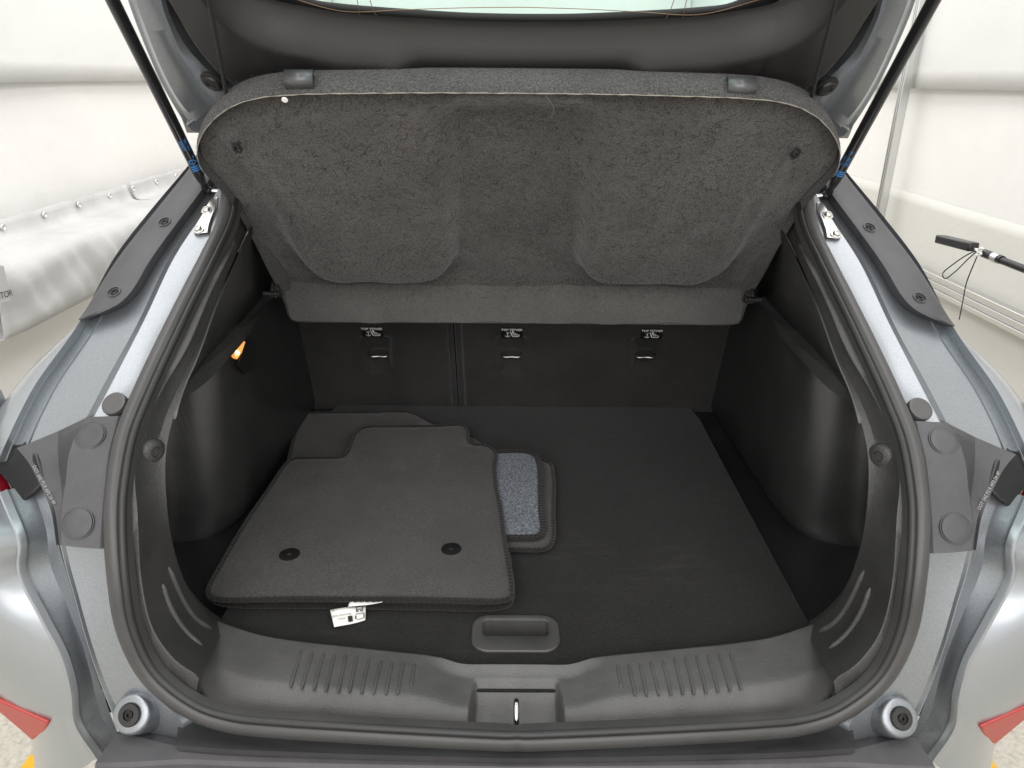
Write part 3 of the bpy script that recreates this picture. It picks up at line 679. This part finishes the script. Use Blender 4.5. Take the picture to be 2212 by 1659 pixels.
# roof, underfloor, added light blocker (closes the dark interior)
m = MB(); sec = [(-.84, -1.0), (-.82, -.58), (-.70, -.38), (-.60, -.17), (-.42, .0), (0, .045), (.42, .0), (.60, -.17), (.70, -.38), (.82, -.58), (.84, -1.0)]
V = []
for y, k_ in ((1.66, 1), (1.74, 1), (2.2, 1.02), (3.56, 1.02)):
    for x, z in sec:
        zz = z if z < -.1 else z*k_+ (.0 if y > 1.55 else -.005)
        V.append((x, y+(.10 if z > -.3 else 0)*(1-abs(x)/.66 if abs(x) < .66 else 0)+(0 if z > -.1 else .0), H+zz))
mk('roof', V, gridfaces(4, 11), GLOSS, car, 1, 50, solid=.02)
mk('cabin_light_block', [(x*1.0, 3.55, H+z) for x, z in sec], [tuple(range(11))], ROOM, car, 1, 0, solid=.01)  # unseen panel, added to keep light out from the front
mk('underfloor', [(-.74, 1.0, H-1.05), (.74, 1.0, H-1.05), (.74, 3.55, H-1.05), (-.74, 3.55, H-1.05)], [(0, 1, 2, 3)], ROOM, car, 1, 0, solid=.01)

# ------------------------------------------------------------------ liftgate
GA = math.radians(40); G0 = np.array([0, 1.49, H-.09]); GD = np.array([0, -math.cos(GA), math.sin(GA)]); GN = np.array([0, -math.sin(GA), -math.cos(GA)])
def G(px, py, o=0.0): return pln(px, py, G0+GN*o, GN)
def GL(l, o=0.0): return [G(p[0], p[1], p[2] if len(p) > 2 else o) for p in l]
lgt = loft('liftgate', [arc(czero(GL([(404, 285, -.02), (470, 285, -.02), (600, 280, -.02), (800, 270, -.02), (1113, 262, -.02)]))), arc(czero(GL([(300, 0, -.03), (400, 0, -.03), (550, 10, -.04), (737, 60, -.05), (1113, 80, -.05)])))], GLOSS, car, 1, 61, 40, solid=.004)
# trim panel: bulged sheet between the gate's edge and the window band
tl_ = [(338, -90), (388, 0), (410, 43), (443, 93), (470, 126), (510, 157), (560, 180), (640, 215), (800, 240), (1113, 250)]
tu_ = [(400, -190), (470, -90), (505, -50), (545, -20), (600, 2), (660, 14), (737, 27), (870, 37), (1000, 44), (1113, 47)]
lo_r = arc(czero(GL(tl_, .0))); up_r = arc(czero(GL(tu_, .030)))
def gtrim():
    nu = 160; A = cr(lo_r, nu); Bq = cr(up_r, nu); nv = 40; V = []
    xs = abs(G(620, 90)[0])
    for j in range(nv):
        v = j/(nv-1)
        for a, b in zip(A, Bq):
            p = a*(1-v)+b*v; x = abs(p[0])
            d = .045*math.sin(math.pi*min(1, v*1.15))**.7 if v < .87 else .045*math.sin(math.pi*min(1, v*1.15))**.7
            d = .05*(sstep(v, 0, .18)-1.0*sstep(v, .72, 1))
            d -= .012*(1-sstep(x, .15, .20))*(1-sstep(v, .70, .86))*sstep(v, .0, .1)      # pressed centre field
            d += .006*(1-sstep(abs(x-.20), .0, .03))*(1-sstep(v, .5, .9))
            d -= .004*(1-sstep(abs(x-xs), .0005, .0022))          # panel joint
            V.append(p+GN*d)
    return mk('trim_panel', V, gridfaces(nv, nu), GATETRIM, lgt, 1, 60)
gtrim()
# window: black band and glass running up and away out of the picture
band_lo = arc(czero(GL([(x, y+26) for x, y in tu_], .008))); gl_lo = [(560, -90), (600, -50), (640, -18), (677, 0), (737, 9), (870, 20), (1000, 28), (1060, 30), (1113, 31)]
band_up = arc(czero(GL(gl_lo, .006))); far = arc([np.array([x, G0[1], G0[2]])+GD*t for x, t in ((-.40, .98), (-.38, 1.0), (-.33, 1.02), (-.28, 1.03), (-.22, 1.04), (-.15, 1.04), (-.1, 1.04), (-.05, 1.04), (0, 1.04))])
loft('window_band', [band_lo, band_up], INK, lgt, 1, 100, 30, solid=.003)
loft('rear_window', [band_up, far], GLASS, lgt, 1, 100, 30)
hl = MB()
for l in (((600, -14), (737, 24), (870, 21), (1000, 17), (1113, 15.5)), ((677, -30), (900, -16), (1113, -22))):
    P = cr(arc(czero(GL(l, .012))), 60); hl.add(*tubegeo(P, .0006, 5))
for l in (((770, -8), (777, 32)), ((797, -8), (808, 26), (814, 34))):
    for s in LR: hl.add(*[([q*np.array([s, 1, 1]) for q in g] if i == 0 else g) for i, g in enumerate(tubegeo(cr(GL(l, .012), 10), .0006, 5))])
hl.build('heating_wires', newmat('copper_wire', (.20, .12, .07), .5), lgt)
for s in LR:
    ro = GL([(268, -30, .0), (283, 20, .0), (335, 150, .0), (372, 222, .0), (407, 278, .0)])
    r1_ = GL([(285, -30, .02), (300, 20, .02), (350, 150, .02), (385, 215, .02), (422, 262, .01)])
    r2_ = GL([(335, -30, .035), (345, 20, .035), (378, 110, .035), (405, 180, .03), (440, 246, .015)])
    r3_ = GL([(352, -30, .03), (366, 30, .03), (400, 97, .03), (440, 143, .03), (505, 200, .02)])
    r4_ = GL([(375, -30, .0), (388, 10, .0), (412, 52, .0), (470, 132, .0), (565, 190, .0)])
    rz = [p-GN*.05 for p in ro]
    loft('gate_frame', [rz, ro, [p*.7+q*.3-GN*.004 for p, q in zip(ro, r1_)], r1_, r2_, [p*.5+q*.5+GN*.002 for p, q in zip(r2_, r3_)], r3_, r4_, [p-GN*.01 for p in GL([(430, -30), (470, 10), (540, 60), (640, 100), (760, 140)])]], PAINT, lgt, s, 50, 28)
    V, Fc = prism(GL([(402, 272, .012), (446, 236, .012), (520, 214, .0), (560, 240, -.01), (470, 290, -.01), (410, 282, -.01)]), -GN*.02); mk('gate_corner', V, Fc, PAINT, lgt, s, 30, bevel=.003)
    p = G(459, 177, .034); mk('gate_plug', *lathe(p, GN+np.array([-.25, 0, 0]), [(.021, -.006), (.0205, .001), (.0165, .002), (.0165, .004), (.0145, .0065), (.009, .007), (.0085, .0055)], 28), RUBBER2, lgt, s, 40)
    # far part of the gate around the glass, above the picture
    a0 = GL([(268, -30, .0), (430, -60, .0)]); a1 = [np.array([-.62, 0, 0])+G0+GD*.75, np.array([-.45, 0, 0])+G0+GD*.75]; a2 = [np.array([-.55, 0, 0])+G0+GD*1.2, np.array([-.36, 0, 0])+G0+GD*1.04]
    loft('gate_side', [a0, a1, a2], GATETRIM, lgt, s, 6, 30, solid=.02)
    # cord
hw_ = [np.array([-.55, 0, 0])+G0+GD*1.2, np.array([.55, 0, 0])+G0+GD*1.2]; hw2 = [np.array([-.36, 0, 0])+G0+GD*1.04, np.array([.36, 0, 0])+G0+GD*1.04]
loft('gate_lower_panel', [hw2, hw_], GATETRIM, lgt, 1, 10, 30, solid=.03)

# ------------------------------------------------------------------ parcel shelf
PN = np.array([0, -1, -1])/math.sqrt(2); PS = np.array([0, -1, 1])/math.sqrt(2); PP = np.array([0, 1.20, H])
def PSH(px, py, o=0.0): return pln(px, py, PP+PN*o, PN)
def xs_of(P): return np.array([P[0], (P-PP)@PS])
def back(x, s, h): return PP+PS*s+PN*h+np.array([x, 0, 0])
shelf = thing('parcel_shelf', 'dark felt parcel shelf hung tilted on cords above the cargo area', 'parcel shelf', tuple(PSH(1113, 690)))
ol = [(1113, 670), (900, 669), (760, 668), (650, 667), (632, 664), (620, 648), (592, 606), (548, 520), (503, 440), (455, 385), (436, 362), (428, 338), (429, 312), (440, 285), (462, 257), (500, 229), (556, 210), (640, 202), (800, 199), (950, 198), (1113, 199)]
hs = cr([np.r_[xs_of(PSH(*q)), 0] for q in ol], 150); hs[0][0] = 0; hs[-1][0] = 0
OUT = [q[:2] for q in hs]+[q[:2]*np.array([-1, 1]) for q in hs[-2:0:-1]]
OUT = np.array(OUT)
def pod_sdf(x, s, c, hwid, s0, s1, r):
    dx = abs(x-c)-hwid+r; ds = abs(s-(s0+s1)/2)-(s1-s0)/2+r
    return math.hypot(max(dx, 0), max(ds, 0))+min(max(dx, ds), 0)-r
pL = xs_of(PSH(690, 560)); pR = xs_of(PSH(945, 540)); pB = xs_of(PSH(800, 607)); pT = xs_of(PSH(760, 150))
cP = (pL[0]+pR[0])/2-.01; hP = (pR[0]-pL[0])/2+.035
sb0 = xs_of(PSH(1113, 670))[1]; sb1 = xs_of(PSH(1113, 612))[1]; sbm = xs_of(PSH(1113, 634))[1]
def relief(x, s, e):           # e = distance to the outline
    ax_ = abs(x)
    h = -.038*sstep(e, .026, .10)*sstep(s, sbm-.01, sb1+.22)                  # flat border, then a wall sloping inwards
    u = np.clip((s-sb0)/(sbm-sb0), 0, 1.35)
    lipw = u if u < .85 else .85+.15*math.sin(min(1, (u-.85)/.5)*math.pi/2)*1.6
    h += .034-.062*lipw/1.09+.008*sstep(s, sbm+.03, sb1+.16)                       # lower lip folded out towards the opening
    h = h-(.034)*(1-sstep(u, .02, .0))*0
    wid = hP+.05*sstep(s, pB[1], pB[1]+.5)
    d = pod_sdf(ax_, s, -cP+.012*sstep(s, pB[1], pB[1]+.4), wid, pB[1], pT[1]+.3, .085)
    soft = .012+.05*sstep(s, pB[1]+.05, pB[1]+.45)
    h += .044*(1-sstep(d, -soft, .020))*sstep(e, .004, .11)
    h += .0014*math.sin(x*31+s*17)+.0012*math.sin(x*12-s*41+1)+.0012*math.sin(x*57+math.sin(s*23)*2)
    return h
def shelf_mesh():
    n = len(OUT); rings = 70; V = []; smid0, smid1 = OUT[:, 1].min(), OUT[:, 1].max(); mid = (smid0+smid1)/2
    tt = [0, .004]+list(np.linspace(.012, 1, rings-2)); cen_ = []
    D = None
    for r in tt:
        for q in OUT:
            c = np.array([q[0]*.6, mid]); p = q*(1-r)+c*r
            cen_.append(p)
    cen_ = np.array(cen_); e = np.full(len(cen_), 9.0)
    for q, q2 in zip(OUT, np.roll(OUT, -1, 0)):
        d = q2-q; L2_ = d@d; t = np.clip(((cen_-q)@d)/L2_, 0, 1); e = np.minimum(e, np.linalg.norm(cen_-q-t[:, None]*d, axis=1))
    V = [back(p[0], p[1], relief(p[0], p[1], ee_)) for p, ee_ in zip(cen_, e)]
    Fc = gridfaces(len(tt), n, True)
    ss = [cen_[f[0]][1] for f in Fc]
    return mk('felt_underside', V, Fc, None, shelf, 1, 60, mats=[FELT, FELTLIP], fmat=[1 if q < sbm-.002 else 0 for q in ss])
sh_under = shelf_mesh()
# carpeted rim and top
def rim():
    n = len(OUT); V = []; sm = OUT[:, 1].min(); sM = OUT[:, 1].max()
    for h, k_ in ((.002, 1.0), (-.006, 1.004), (-.014, 1.006), (-.030, 1.004), (-.048, .995), (-.057, .975), (-.105, .90)):
        for q in OUT:
            f = .25+.75*sstep(q[1], sm+.10, sM-.16)
            c = np.array([0, (sm+sM)/2]); p = c+(q-c)*k_
            lift = .034*(1-min(1, max(0, (q[1]-sb0)/(sbm-sb0))))*(1 if k_ > .999 else 0)
            V.append(back(p[0], p[1], (h*f if k_ > .95 else h)+.001+lift))
    Fc = gridfaces(7, n, True); last = 6*n
    Fc.append(tuple(range(last, last+n)))
    return mk('carpet_top', V, Fc, RIMC, shelf, 1, 60)
sh_top = rim()
eg = [q for q in OUT if q[1] > OUT[:, 1].max()-.20]; k0 = max(range(len(eg)), key=lambda i: np.linalg.norm(eg[i]-eg[i-1])); eg = eg[k0:]+eg[:k0]
tube('cut_edge', [back(q[0]*1.001, q[1]+.0005+.0006*math.sin(i*1.7)*math.sin(i*.37), .003) for i, q in enumerate(eg)], .0010, LINEM, shelf, 1, 5, rfun=lambda i, j: .75+.5*math.sin(i*2.3)*math.sin(i*.61))
# fibres
fb = MB()
n = len(OUT); arcI = [i for i in range(n) if OUT[i][1] > OUT[:, 1].max()-.22]
for _ in range(5200):
    i = random.choice(arcI); q = OUT[i]+(OUT[(i+1) % n]-OUT[i])*random.random(); sm = OUT[:, 1].min(); sM = OUT[:, 1].max()
    f = .25+.75*sstep(q[1], sm+.10, sM-.16); h = -random.uniform(.002, .048)*f
    p = back(q[0]*1.004, q[1]+.001, h); o_ = back(q[0]*1.02, q[1]+.012*(1 if q[1] > 0 else 0), h)-p; o_ /= np.linalg.norm(o_)+1e-9
    d = o_+rng.normal(0, .55, 3); d /= np.linalg.norm(d); l = random.uniform(.002, .0045); sd_ = np.cross(d, rng.normal(0, 1, 3)); sd_ *= .00028/np.linalg.norm(sd_)
    fb.add([p-sd_, p+sd_, p+d*l], [(0, 1, 2)])
fo = fb.build('carpet_fibres', RIMC, shelf, 1, 0); fo['kind'] = 'stuff'
fb = MB()
FD = newmat('dark_fibre', (.012, .011, .010), .9); FLt = newmat('pale_fibre', (.15, .142, .13), .9)
me_ = sh_under.data; bv = BVHTree.FromPolygons([v.co for v in me_.vertices], [tuple(p.vertices) for p in me_.polygons])
smn, smx = OUT[:, 1].min(), OUT[:, 1].max()
for _ in range(9500):
    x = random.uniform(-.58, .58); s_ = random.uniform(smn+.055 if random.random() < .93 else smn+.01, smx-.01); a = random.uniform(0, 6.28); l = random.uniform(.005, .015); cv = random.uniform(-110, 110); pts = []
    dark = random.random() < .62
    ok = True; w_ = .00027 if dark else .00022
    for k_ in range(6):
        b_ = back(x, s_, .1); hit = bv.ray_cast(Vector(b_), Vector(-PN), .2)
        if hit[0] is None: ok = False; break
        pts.append(np.array(hit[0])+PN*.0006); x += math.cos(a)*l/5; s_ += math.sin(a)*l/5; a += cv*l/5
    if not ok: continue
    Tn = frames(pts, False); Vv = []
    for p, t in zip(pts, Tn): sd_ = np.cross(t, PN)*w_; Vv += [p-sd_, p+sd_]
    fb.add(Vv, [(2*i, 2*i+1, 2*i+3, 2*i+2) for i in range(5)], 0 if dark else 1)
fo = fb.build('felt_fibres', [FD, FLt], shelf, 1, 0); fo['kind'] = 'stuff'
# clips, pivots, knots, hair
for s, (cxp, cyp) in ((1, (650, 172)), (-1, (1597, 187))):
    c = pln(cxp, cyp, PP+PN*.004, PN) if 0 else PSH(cxp, cyp, -.022); a_ = np.array([1, 0, 0]); m = MB()
    # rolled clip: a C-shaped channel
    cc = cr([(.004, -.012, 0), (.012, -.010, 0), (.016, -.002, 0), (.016, .008, 0), (.010, .014, 0), (.0, .015, 0), (-.004, .011, 0)], 16); Vv = []
    out_ = PS*.7+PN*.3; out_ /= np.linalg.norm(out_); nn_ = np.cross(a_, out_)
    for xx in (-.022, .022):
        for q in cc: Vv.append(c+a_*xx+out_*q[0]+nn_*q[1]*.9)
    co = mk('cord_clip', Vv, gridfaces(2, 16), CLIPM, shelf, 1, 60, solid=.003)
    mk('clip_foot', *boxgeo(c-out_*.002, a_, nn_, out_, .040, .018, .010), SMOOTHB, co, 1, 30, bevel=.002)
for s, (px_, py_) in ((1, (598, 628)), (-1, (1616, 641))):
    p = PSH(px_, py_, .004); m = MB()
    m.add(*boxgeo(p, (1, 0, 0), PS, PN, .018, .034, .012)); m.add(*boxgeo(p+PS*.013+np.array([-s*.005, 0, 0]), (1, 0, 0), PS, PN, .006, .014, .022)); m.add(*boxgeo(p-PS*.006, (1, 0, 0), PS, PN, .012, .010, .020))
    m.add(*tubegeo([p+PN*.008, p+PN*.008+np.array([-s*.030, 0, 0])], .006, 12)); m.add(*tubegeo([p+PN*.010-PS*.008, p+PN*.010-PS*.008+np.array([-s*.018, 0, 0])], .004, 10))
    m.build('pivot_clip', TRIM, shelf, 1, 30, bevel=.001)
for px_, py_ in ((513, 316), (1718, 329)):
    p = PSH(px_, py_, -.004); P = [p+np.array([.005*math.sin(2.3*t+px_), 0, 0])+PS*.009*math.cos(1.7*t+px_)*(1-.02*t)+PN*(.003+.004*math.sin(3.1*t)) for t in np.linspace(0, 9, 70)]
    tube('cord_knot', P, .0022, CORDM, shelf, 1, 6, up=(.3, .9, .2))
tube('loose_hair', cr([PSH(x, y, .003) for x, y in ((1178, 207), (1187, 217), (1195, 231), (1195, 245), (1190, 254))], 24), .0005, FLt, shelf, 1, 5)
mk('paper_shred', *lathe(PSH(615, 216, .006), PN, [(.005, -.001), (.0048, .001), (.002, .0012), (.0015, -.0008)], 9), WHITE, shelf, 1, 0)
# cords: twisted pair hanging from the gate
for s, pa, pb_, lab in ((1, (438, -14), (490, 208), 'black twisted cord from liftgate to the left end of the shelf'), (-1, (1822, -14), (1750, 222), 'black twisted cord from liftgate to the right end of the shelf')):
    a = PSH(*pb_, -.04); b = G(pa[0], pa[1]-60, .13); b = b+(b-a)*.05; m = MB(); ln = np.linalg.norm(b-a); u = (b-a)/ln; e_ = np.cross(u, (0, 1, 0)); e_ /= np.linalg.norm(e_); g_ = np.cross(u, e_)
    for k_ in range(3):
        P = [a+u*t*ln+(e_*math.cos(ln*t*420+k_*2.094)+g_*math.sin(ln*t*420+k_*2.094))*.0017 for t in np.linspace(0, 1, 260)]
        m.add(*tubegeo(P, .0017, 6, up=(0, 1, .3)))
    o = m.build('shelf_cord', CORDM, None, 1, 60); thing(None, lab, 'cord', group='cords holding the parcel shelf', obj=o)

# ------------------------------------------------------------------ cargo floor panel
ZF = -.93
fpx = [(1490, 880), (1512, 906), (1560, 998), (1640, 1147), (1700, 1258), (1756, 1362)]
fr_ = [onz(x, y, ZF) for x, y in fpx]; fr_ = [p for p in fr_]
front = [np.array([fr_[-1][0]-.01, .97, H+ZF]), np.array([.2, .93, H+ZF])]
half_ = [np.array([0, fr_[0][1]+.0, H+ZF])]+fr_+front
poly = half_+[p*np.array([-1, 1, 1]) for p in half_[::-1] if abs(p[0]) > 1e-6]
floor = thing('cargo_floor_panel', 'black carpeted cargo floor board under the stacked mats', 'floor board', (0, 1.4, H+ZF))
hc = onz(1113, 1371, ZF); pw, ph = .148, .100
hy0, hy1 = onz(1113, 1411, ZF)[1], onz(1113, 1332, ZF)[1]; pw = onz(1208, 1380, ZF)[0]-onz(1017, 1380, ZF)[0]; ph = hy1-hy0; hc = np.array([0, (hy0+hy1)/2, H+ZF])
# board = two halves of an annulus round the pull's hole
ring_out = cr(poly, 120, True); ring_in = [hc+np.array([x, y, 0]) for x, y in rrect(pw-.012, ph-.012, .028, 8)]
ang = lambda p: math.atan2(p[1]-hc[1], p[0]-hc[0])
def board():
    bm = bmesh.new(); vo = [bm.verts.new(p) for p in poly]; vi = [bm.verts.new(p) for p in ring_in]
    es = [bm.edges.new((l[i], l[(i+1) % len(l)])) for l in (vo, vi) for i in range(len(l))]
    bmesh.ops.triangle_fill(bm, edges=es, use_beauty=True)
    r = bmesh.ops.extrude_face_region(bm, geom=bm.faces[:]); bmesh.ops.translate(bm, verts=[v for v in r['geom'] if isinstance(v, bmesh.types.BMVert)], vec=(0, 0, -.012))
    bmesh.ops.recalc_face_normals(bm, faces=bm.faces[:])
    me = bpy.data.meshes.new('carpet_board'); bm.to_mesh(me); bm.free(); me.materials.append(FLOORC); o = bpy.data.objects.new('carpet_board', me); col.objects.link(o); put(o, floor); return o
board()
PULL = grained('scratched_pull_plastic', (.058, .057, .056), .34, 700, .12, scuffs=.2)
def pull():
    m = MB(); k_ = 8
    def ringz(w_, h_, r_, z, dy=0): return [hc+np.array([x, y+dy, z]) for x, y in rrect(w_, h_, r_, k_)]
    ry0, ry1 = onz(1113, 1377, ZF)[1]-hc[1], onz(1113, 1343, ZF)[1]-hc[1]; rw = onz(1183, 1360, ZF)[0]-onz(1041, 1360, ZF)[0]; rh = ry1-ry0; dy = (ry0+ry1)/2
    R = [ringz(pw, ph, .032, -.002), ringz(pw, ph, .032, .003), ringz(pw-.004, ph-.004, .030, .005), ringz(pw-.012, ph-.012, .028, .0055), ringz(rw+.006, rh+.006, .012, .005, dy), ringz(rw, rh, .010, .003, dy), ringz(rw-.004, rh-.004, .009, -.012, dy), ringz(rw-.014, rh-.016, .007, -.030, dy+.004), ringz(rw-.03, rh-.03, .005, -.033, dy+.004)]
    nn_ = len(R[0]); V = [p for r in R for p in r]; Fc = gridfaces(len(R), nn_, True)+[tuple(range((len(R)-1)*nn_, len(R)*nn_))]
    return mk('pull_handle', V, Fc, PULL, floor, 1, 35)
pull()

# ------------------------------------------------------------------ floor mats
def mat_thing(label, outl, zr, pile, wave=.004, tubes=1, seed=0, tilt=(0, 0), closed_n=170):
    P = [onz(x, y, zr) for x, y in outl]; P = cr(P, closed_n, True); cen_ = np.mean(P, axis=0)
    r = np.random.default_rng(seed); ph_ = r.uniform(0, 6, 4)
    def lift(p):
        return np.array([p[0], p[1], p[2]+wave*(math.sin(p[0]*9+ph_[0])*math.sin(p[1]*7+ph_[1])+.4*math.sin(p[0]*23+p[1]*17+ph_[2]))+tilt[0]*(p[0]-cen_[0])+tilt[1]*(p[1]-cen_[1])])
    t = thing('floor_mat', label, 'floor mat', tuple(cen_), 'car floor mats stacked in the cargo area')
    bm = bmesh.new(); vo = [bm.verts.new(p) for p in P]; es = [bm.edges.new((vo[i], vo[(i+1) % len(vo)])) for i in range(len(vo))]
    bmesh.ops.triangle_fill(bm, edges=es, use_beauty=True)
    for _ in range(3): bmesh.ops.subdivide_edges(bm, edges=[e for e in bm.edges if e.calc_length() > .03], cuts=1); bmesh.ops.triangulate(bm, faces=bm.faces[:])
    for v in bm.verts: v.co = Vector(lift(np.array(v.co)))
    g_ = bmesh.ops.extrude_face_region(bm, geom=bm.faces[:]); bmesh.ops.translate(bm, verts=[v for v in g_['geom'] if isinstance(v, bmesh.types.BMVert)], vec=(0, 0, -.006))
    bmesh.ops.recalc_face_normals(bm, faces=bm.faces[:])
    me = bpy.data.meshes.new('pile'); bm.to_mesh(me); bm.free(); me.materials.append(pile); o = bpy.data.objects.new('pile', me); col.objects.link(o); put(o, t)
    for p in me.polygons: p.use_smooth = True
    # stitched edge: a tube with a herringbone relief
    per = sum(np.linalg.norm(a-b) for a, b in zip(P, P[1:])); nn_ = int(per/.0022); Q = cr(P, nn_, True)
    cc = cen_[:2]
    for q_ in range(tubes):
        kf = 1-.02*q_
        Qq = [lift(np.r_[p[:2], p[2]])+np.array([0, 0, -.0012]) for p in Q]
        if q_: 
            Tn = frames(Qq, True); A = sum(a[0]*b[1]-b[0]*a[1] for a, b in zip(Qq, Qq[1:])); sg_ = 1 if A > 0 else -1
            Qq = [p+np.array([-t_[1], t_[0], 0])*sg_*.0075*q_ for p, t_ in zip(Qq, Tn)]
        tube('stitched_edge', Qq, .0050, BIND, t, 1, 10, True, rfun=lambda i, j: 1+.16*math.sin((i*1.25+abs(((j+2) % 10)-5)*1.25)), smooth=80)
    return t, lift
front_mat_lo = [(470, 1300), (452, 1280), (480, 1225), (545, 1118), (600, 1040), (622, 1002), (628, 975), (640, 930), (648, 907), (663, 894), (737, 891), (830, 890), (884, 891), (905, 899), (930, 912), (955, 921), (1000, 935), (1035, 950), (1048, 962), (1060, 1000), (1080, 1100), (1098, 1200), (1106, 1285), (1098, 1306), (1070, 1313), (900, 1312), (700, 1308)]
front_mat_up = [(470, 1292), (452, 1284), (451, 1270), (475, 1225), (533, 1126), (580, 1058), (620, 1002), (632, 993), (690, 990), (737, 988), (749, 980), (760, 955), (771, 934), (787, 924), (870, 921), (940, 921), (998, 920), (1009, 930), (1011, 950), (1021, 960), (1047, 962), (1066, 972), (1071, 984), (1068, 1003), (1071, 1050), (1081, 1100), (1090, 1172), (1101, 1239), (1105, 1266), (1102, 1290), (1085, 1297), (1000, 1297), (850, 1294), (650, 1291)]
small_lo = [(780, 1000), (900, 996), (1100, 992), (1170, 994), (1188, 1002), (1195, 1026), (1195, 1106), (1193, 1168), (1178, 1184), (1100, 1186), (900, 1188), (740, 1190), (730, 1170), (765, 1040)]
small_up = [(760, 985), (900, 978), (1071, 975), (1137, 975), (1157, 982), (1167, 996), (1174, 1106), (1177, 1146), (1165, 1160), (1097, 1163), (900, 1166), (720, 1168), (712, 1150), (745, 1005)]
mB, lB = mat_thing('dark grey front floor mat at bottom of the pile, its corner showing behind', front_mat_lo, ZF+.010, MATC, .001, 1, 1)
mD, lD = mat_thing('small dark floor mat with rim just showing right of the blue-grey one', small_lo, ZF+.0185, MATC, .0005, 1, 2)
mC, lC = mat_thing('small floor mat lying backing up, its heathered blue-grey underside showing', small_up, ZF+.027, HEATHER, .0005, 2, 3)
mA, lA = mat_thing('large charcoal floor mat on top of the pile with two black discs', front_mat_up, ZF+.037, MATC, .0015, 1, 4)
for x, y in ((625, 1196), (975, 1186)):
    p = lA(onz(x, y, ZF+.038)); V, Fc = lathe(p, (0, 0, 1), [(.0205, -.002), (.0205, .0008), (.0190, .0014), (.0055, .0014), (.0050, -.002)], 32, up=(0, 1, 0)); m = MB().add(V, Fc)
    d_ = m.build('retainer_disc', SMOOTHB, mA, 1, 30)
    mk('clip_slot', *boxgeo(p+np.array([.001, 0, .0012]), (.9, .3, 0), (-.3, .9, 0), (0, 0, 1), .006, .0018, .002), STEEL, d_, 1, 0)
# care tags
def tag(par, pts, zz, txt):
    P = [np.array(onz(x, y, z_)) for (x, y), z_ in zip(pts, zz)]
    nu, nv = 14, 8; V = []
    for j in range(nv):
        v = j/(nv-1)
        for i in range(nu):
            u = i/(nu-1); V.append((P[0]*(1-u)+P[1]*u)*(1-v)+(P[3]*(1-u)+P[2]*u)*v+np.array([0, 0, .0015*math.sin(u*4+v*2)]))
    o = mk('care_tag', V, gridfaces(nv, nu), TAGM, par, 1, 60, solid=.0008)
    a = P[2]-P[3]; b = P[0]-P[3]; n_ = np.cross(a, b); n_ /= np.linalg.norm(n_); n_ *= (1 if n_[2] > 0 else -1)
    q = lambda u, v: (P[0]*(1-u)+P[1]*u)*(1-v)+(P[3]*(1-u)+P[2]*u)*v+n_*.003+np.array([0, 0, .0015*math.sin(u*4+v*2)])
    return o, q
tg, q = tag(mB, ((713, 1318), (790, 1308), (789, 1339), (722, 1356)), (ZF+.016, ZF+.016, ZF+.006, ZF+.006), '')
m = MB()
def qbar(u0, v0, u1, v1): m.add([q(u0, v0), q(u1, v0), q(u1, v1), q(u0, v1)], [(0, 1, 2, 3)])
qbar(.46, .58, .60, .92)
for (u0, v0, u1, v1) in ((.72, .05, .92, .10), (.72, .22, .92, .26), (.72, .05, .74, .42), (.90, .05, .92, .42), (.70, .50, .96, .54), (.68, .60, .72, .82), (.94, .54, .97, .88), (.74, .86, .96, .90), (.06, .10, .09, .16)): qbar(u0, v0, u1, v1)
for cu, cv_ in ((.77, .34), (.86, .34)): m.add([q(cu+.025*math.cos(a), cv_+.05*math.sin(a)) for a in np.linspace(0, 6.28, 9)[:-1]], [tuple(range(8))])
a = q(1, .5)-q(0, .5); a /= np.linalg.norm(a); b = q(.5, 0)-q(.5, 1); b /= np.linalg.norm(b)
m.add(*textgeo('Best intech GmbH', .0048, q(.27, .48), -a, -b)); m.add(*textgeo('made in', .0045, q(.27, .68), -a, -b))
m.build('printing', INK, tg, 1, 0)
tg2, q = tag(mA, ((757, 1296), (822, 1290), (826, 1300), (752, 1312)), (ZF+.030, ZF+.031, ZF+.034, ZF+.022), '')
m = MB(); a = q(1, .5)-q(0, .5); a /= np.linalg.norm(a); b = q(.5, 0)-q(.5, 1); b /= np.linalg.norm(b)
m.add(*textgeo('100% PP', .0045, q(.3, .55), -a, -b)); m.build('printing', GREYINK, tg2, 1, 0)
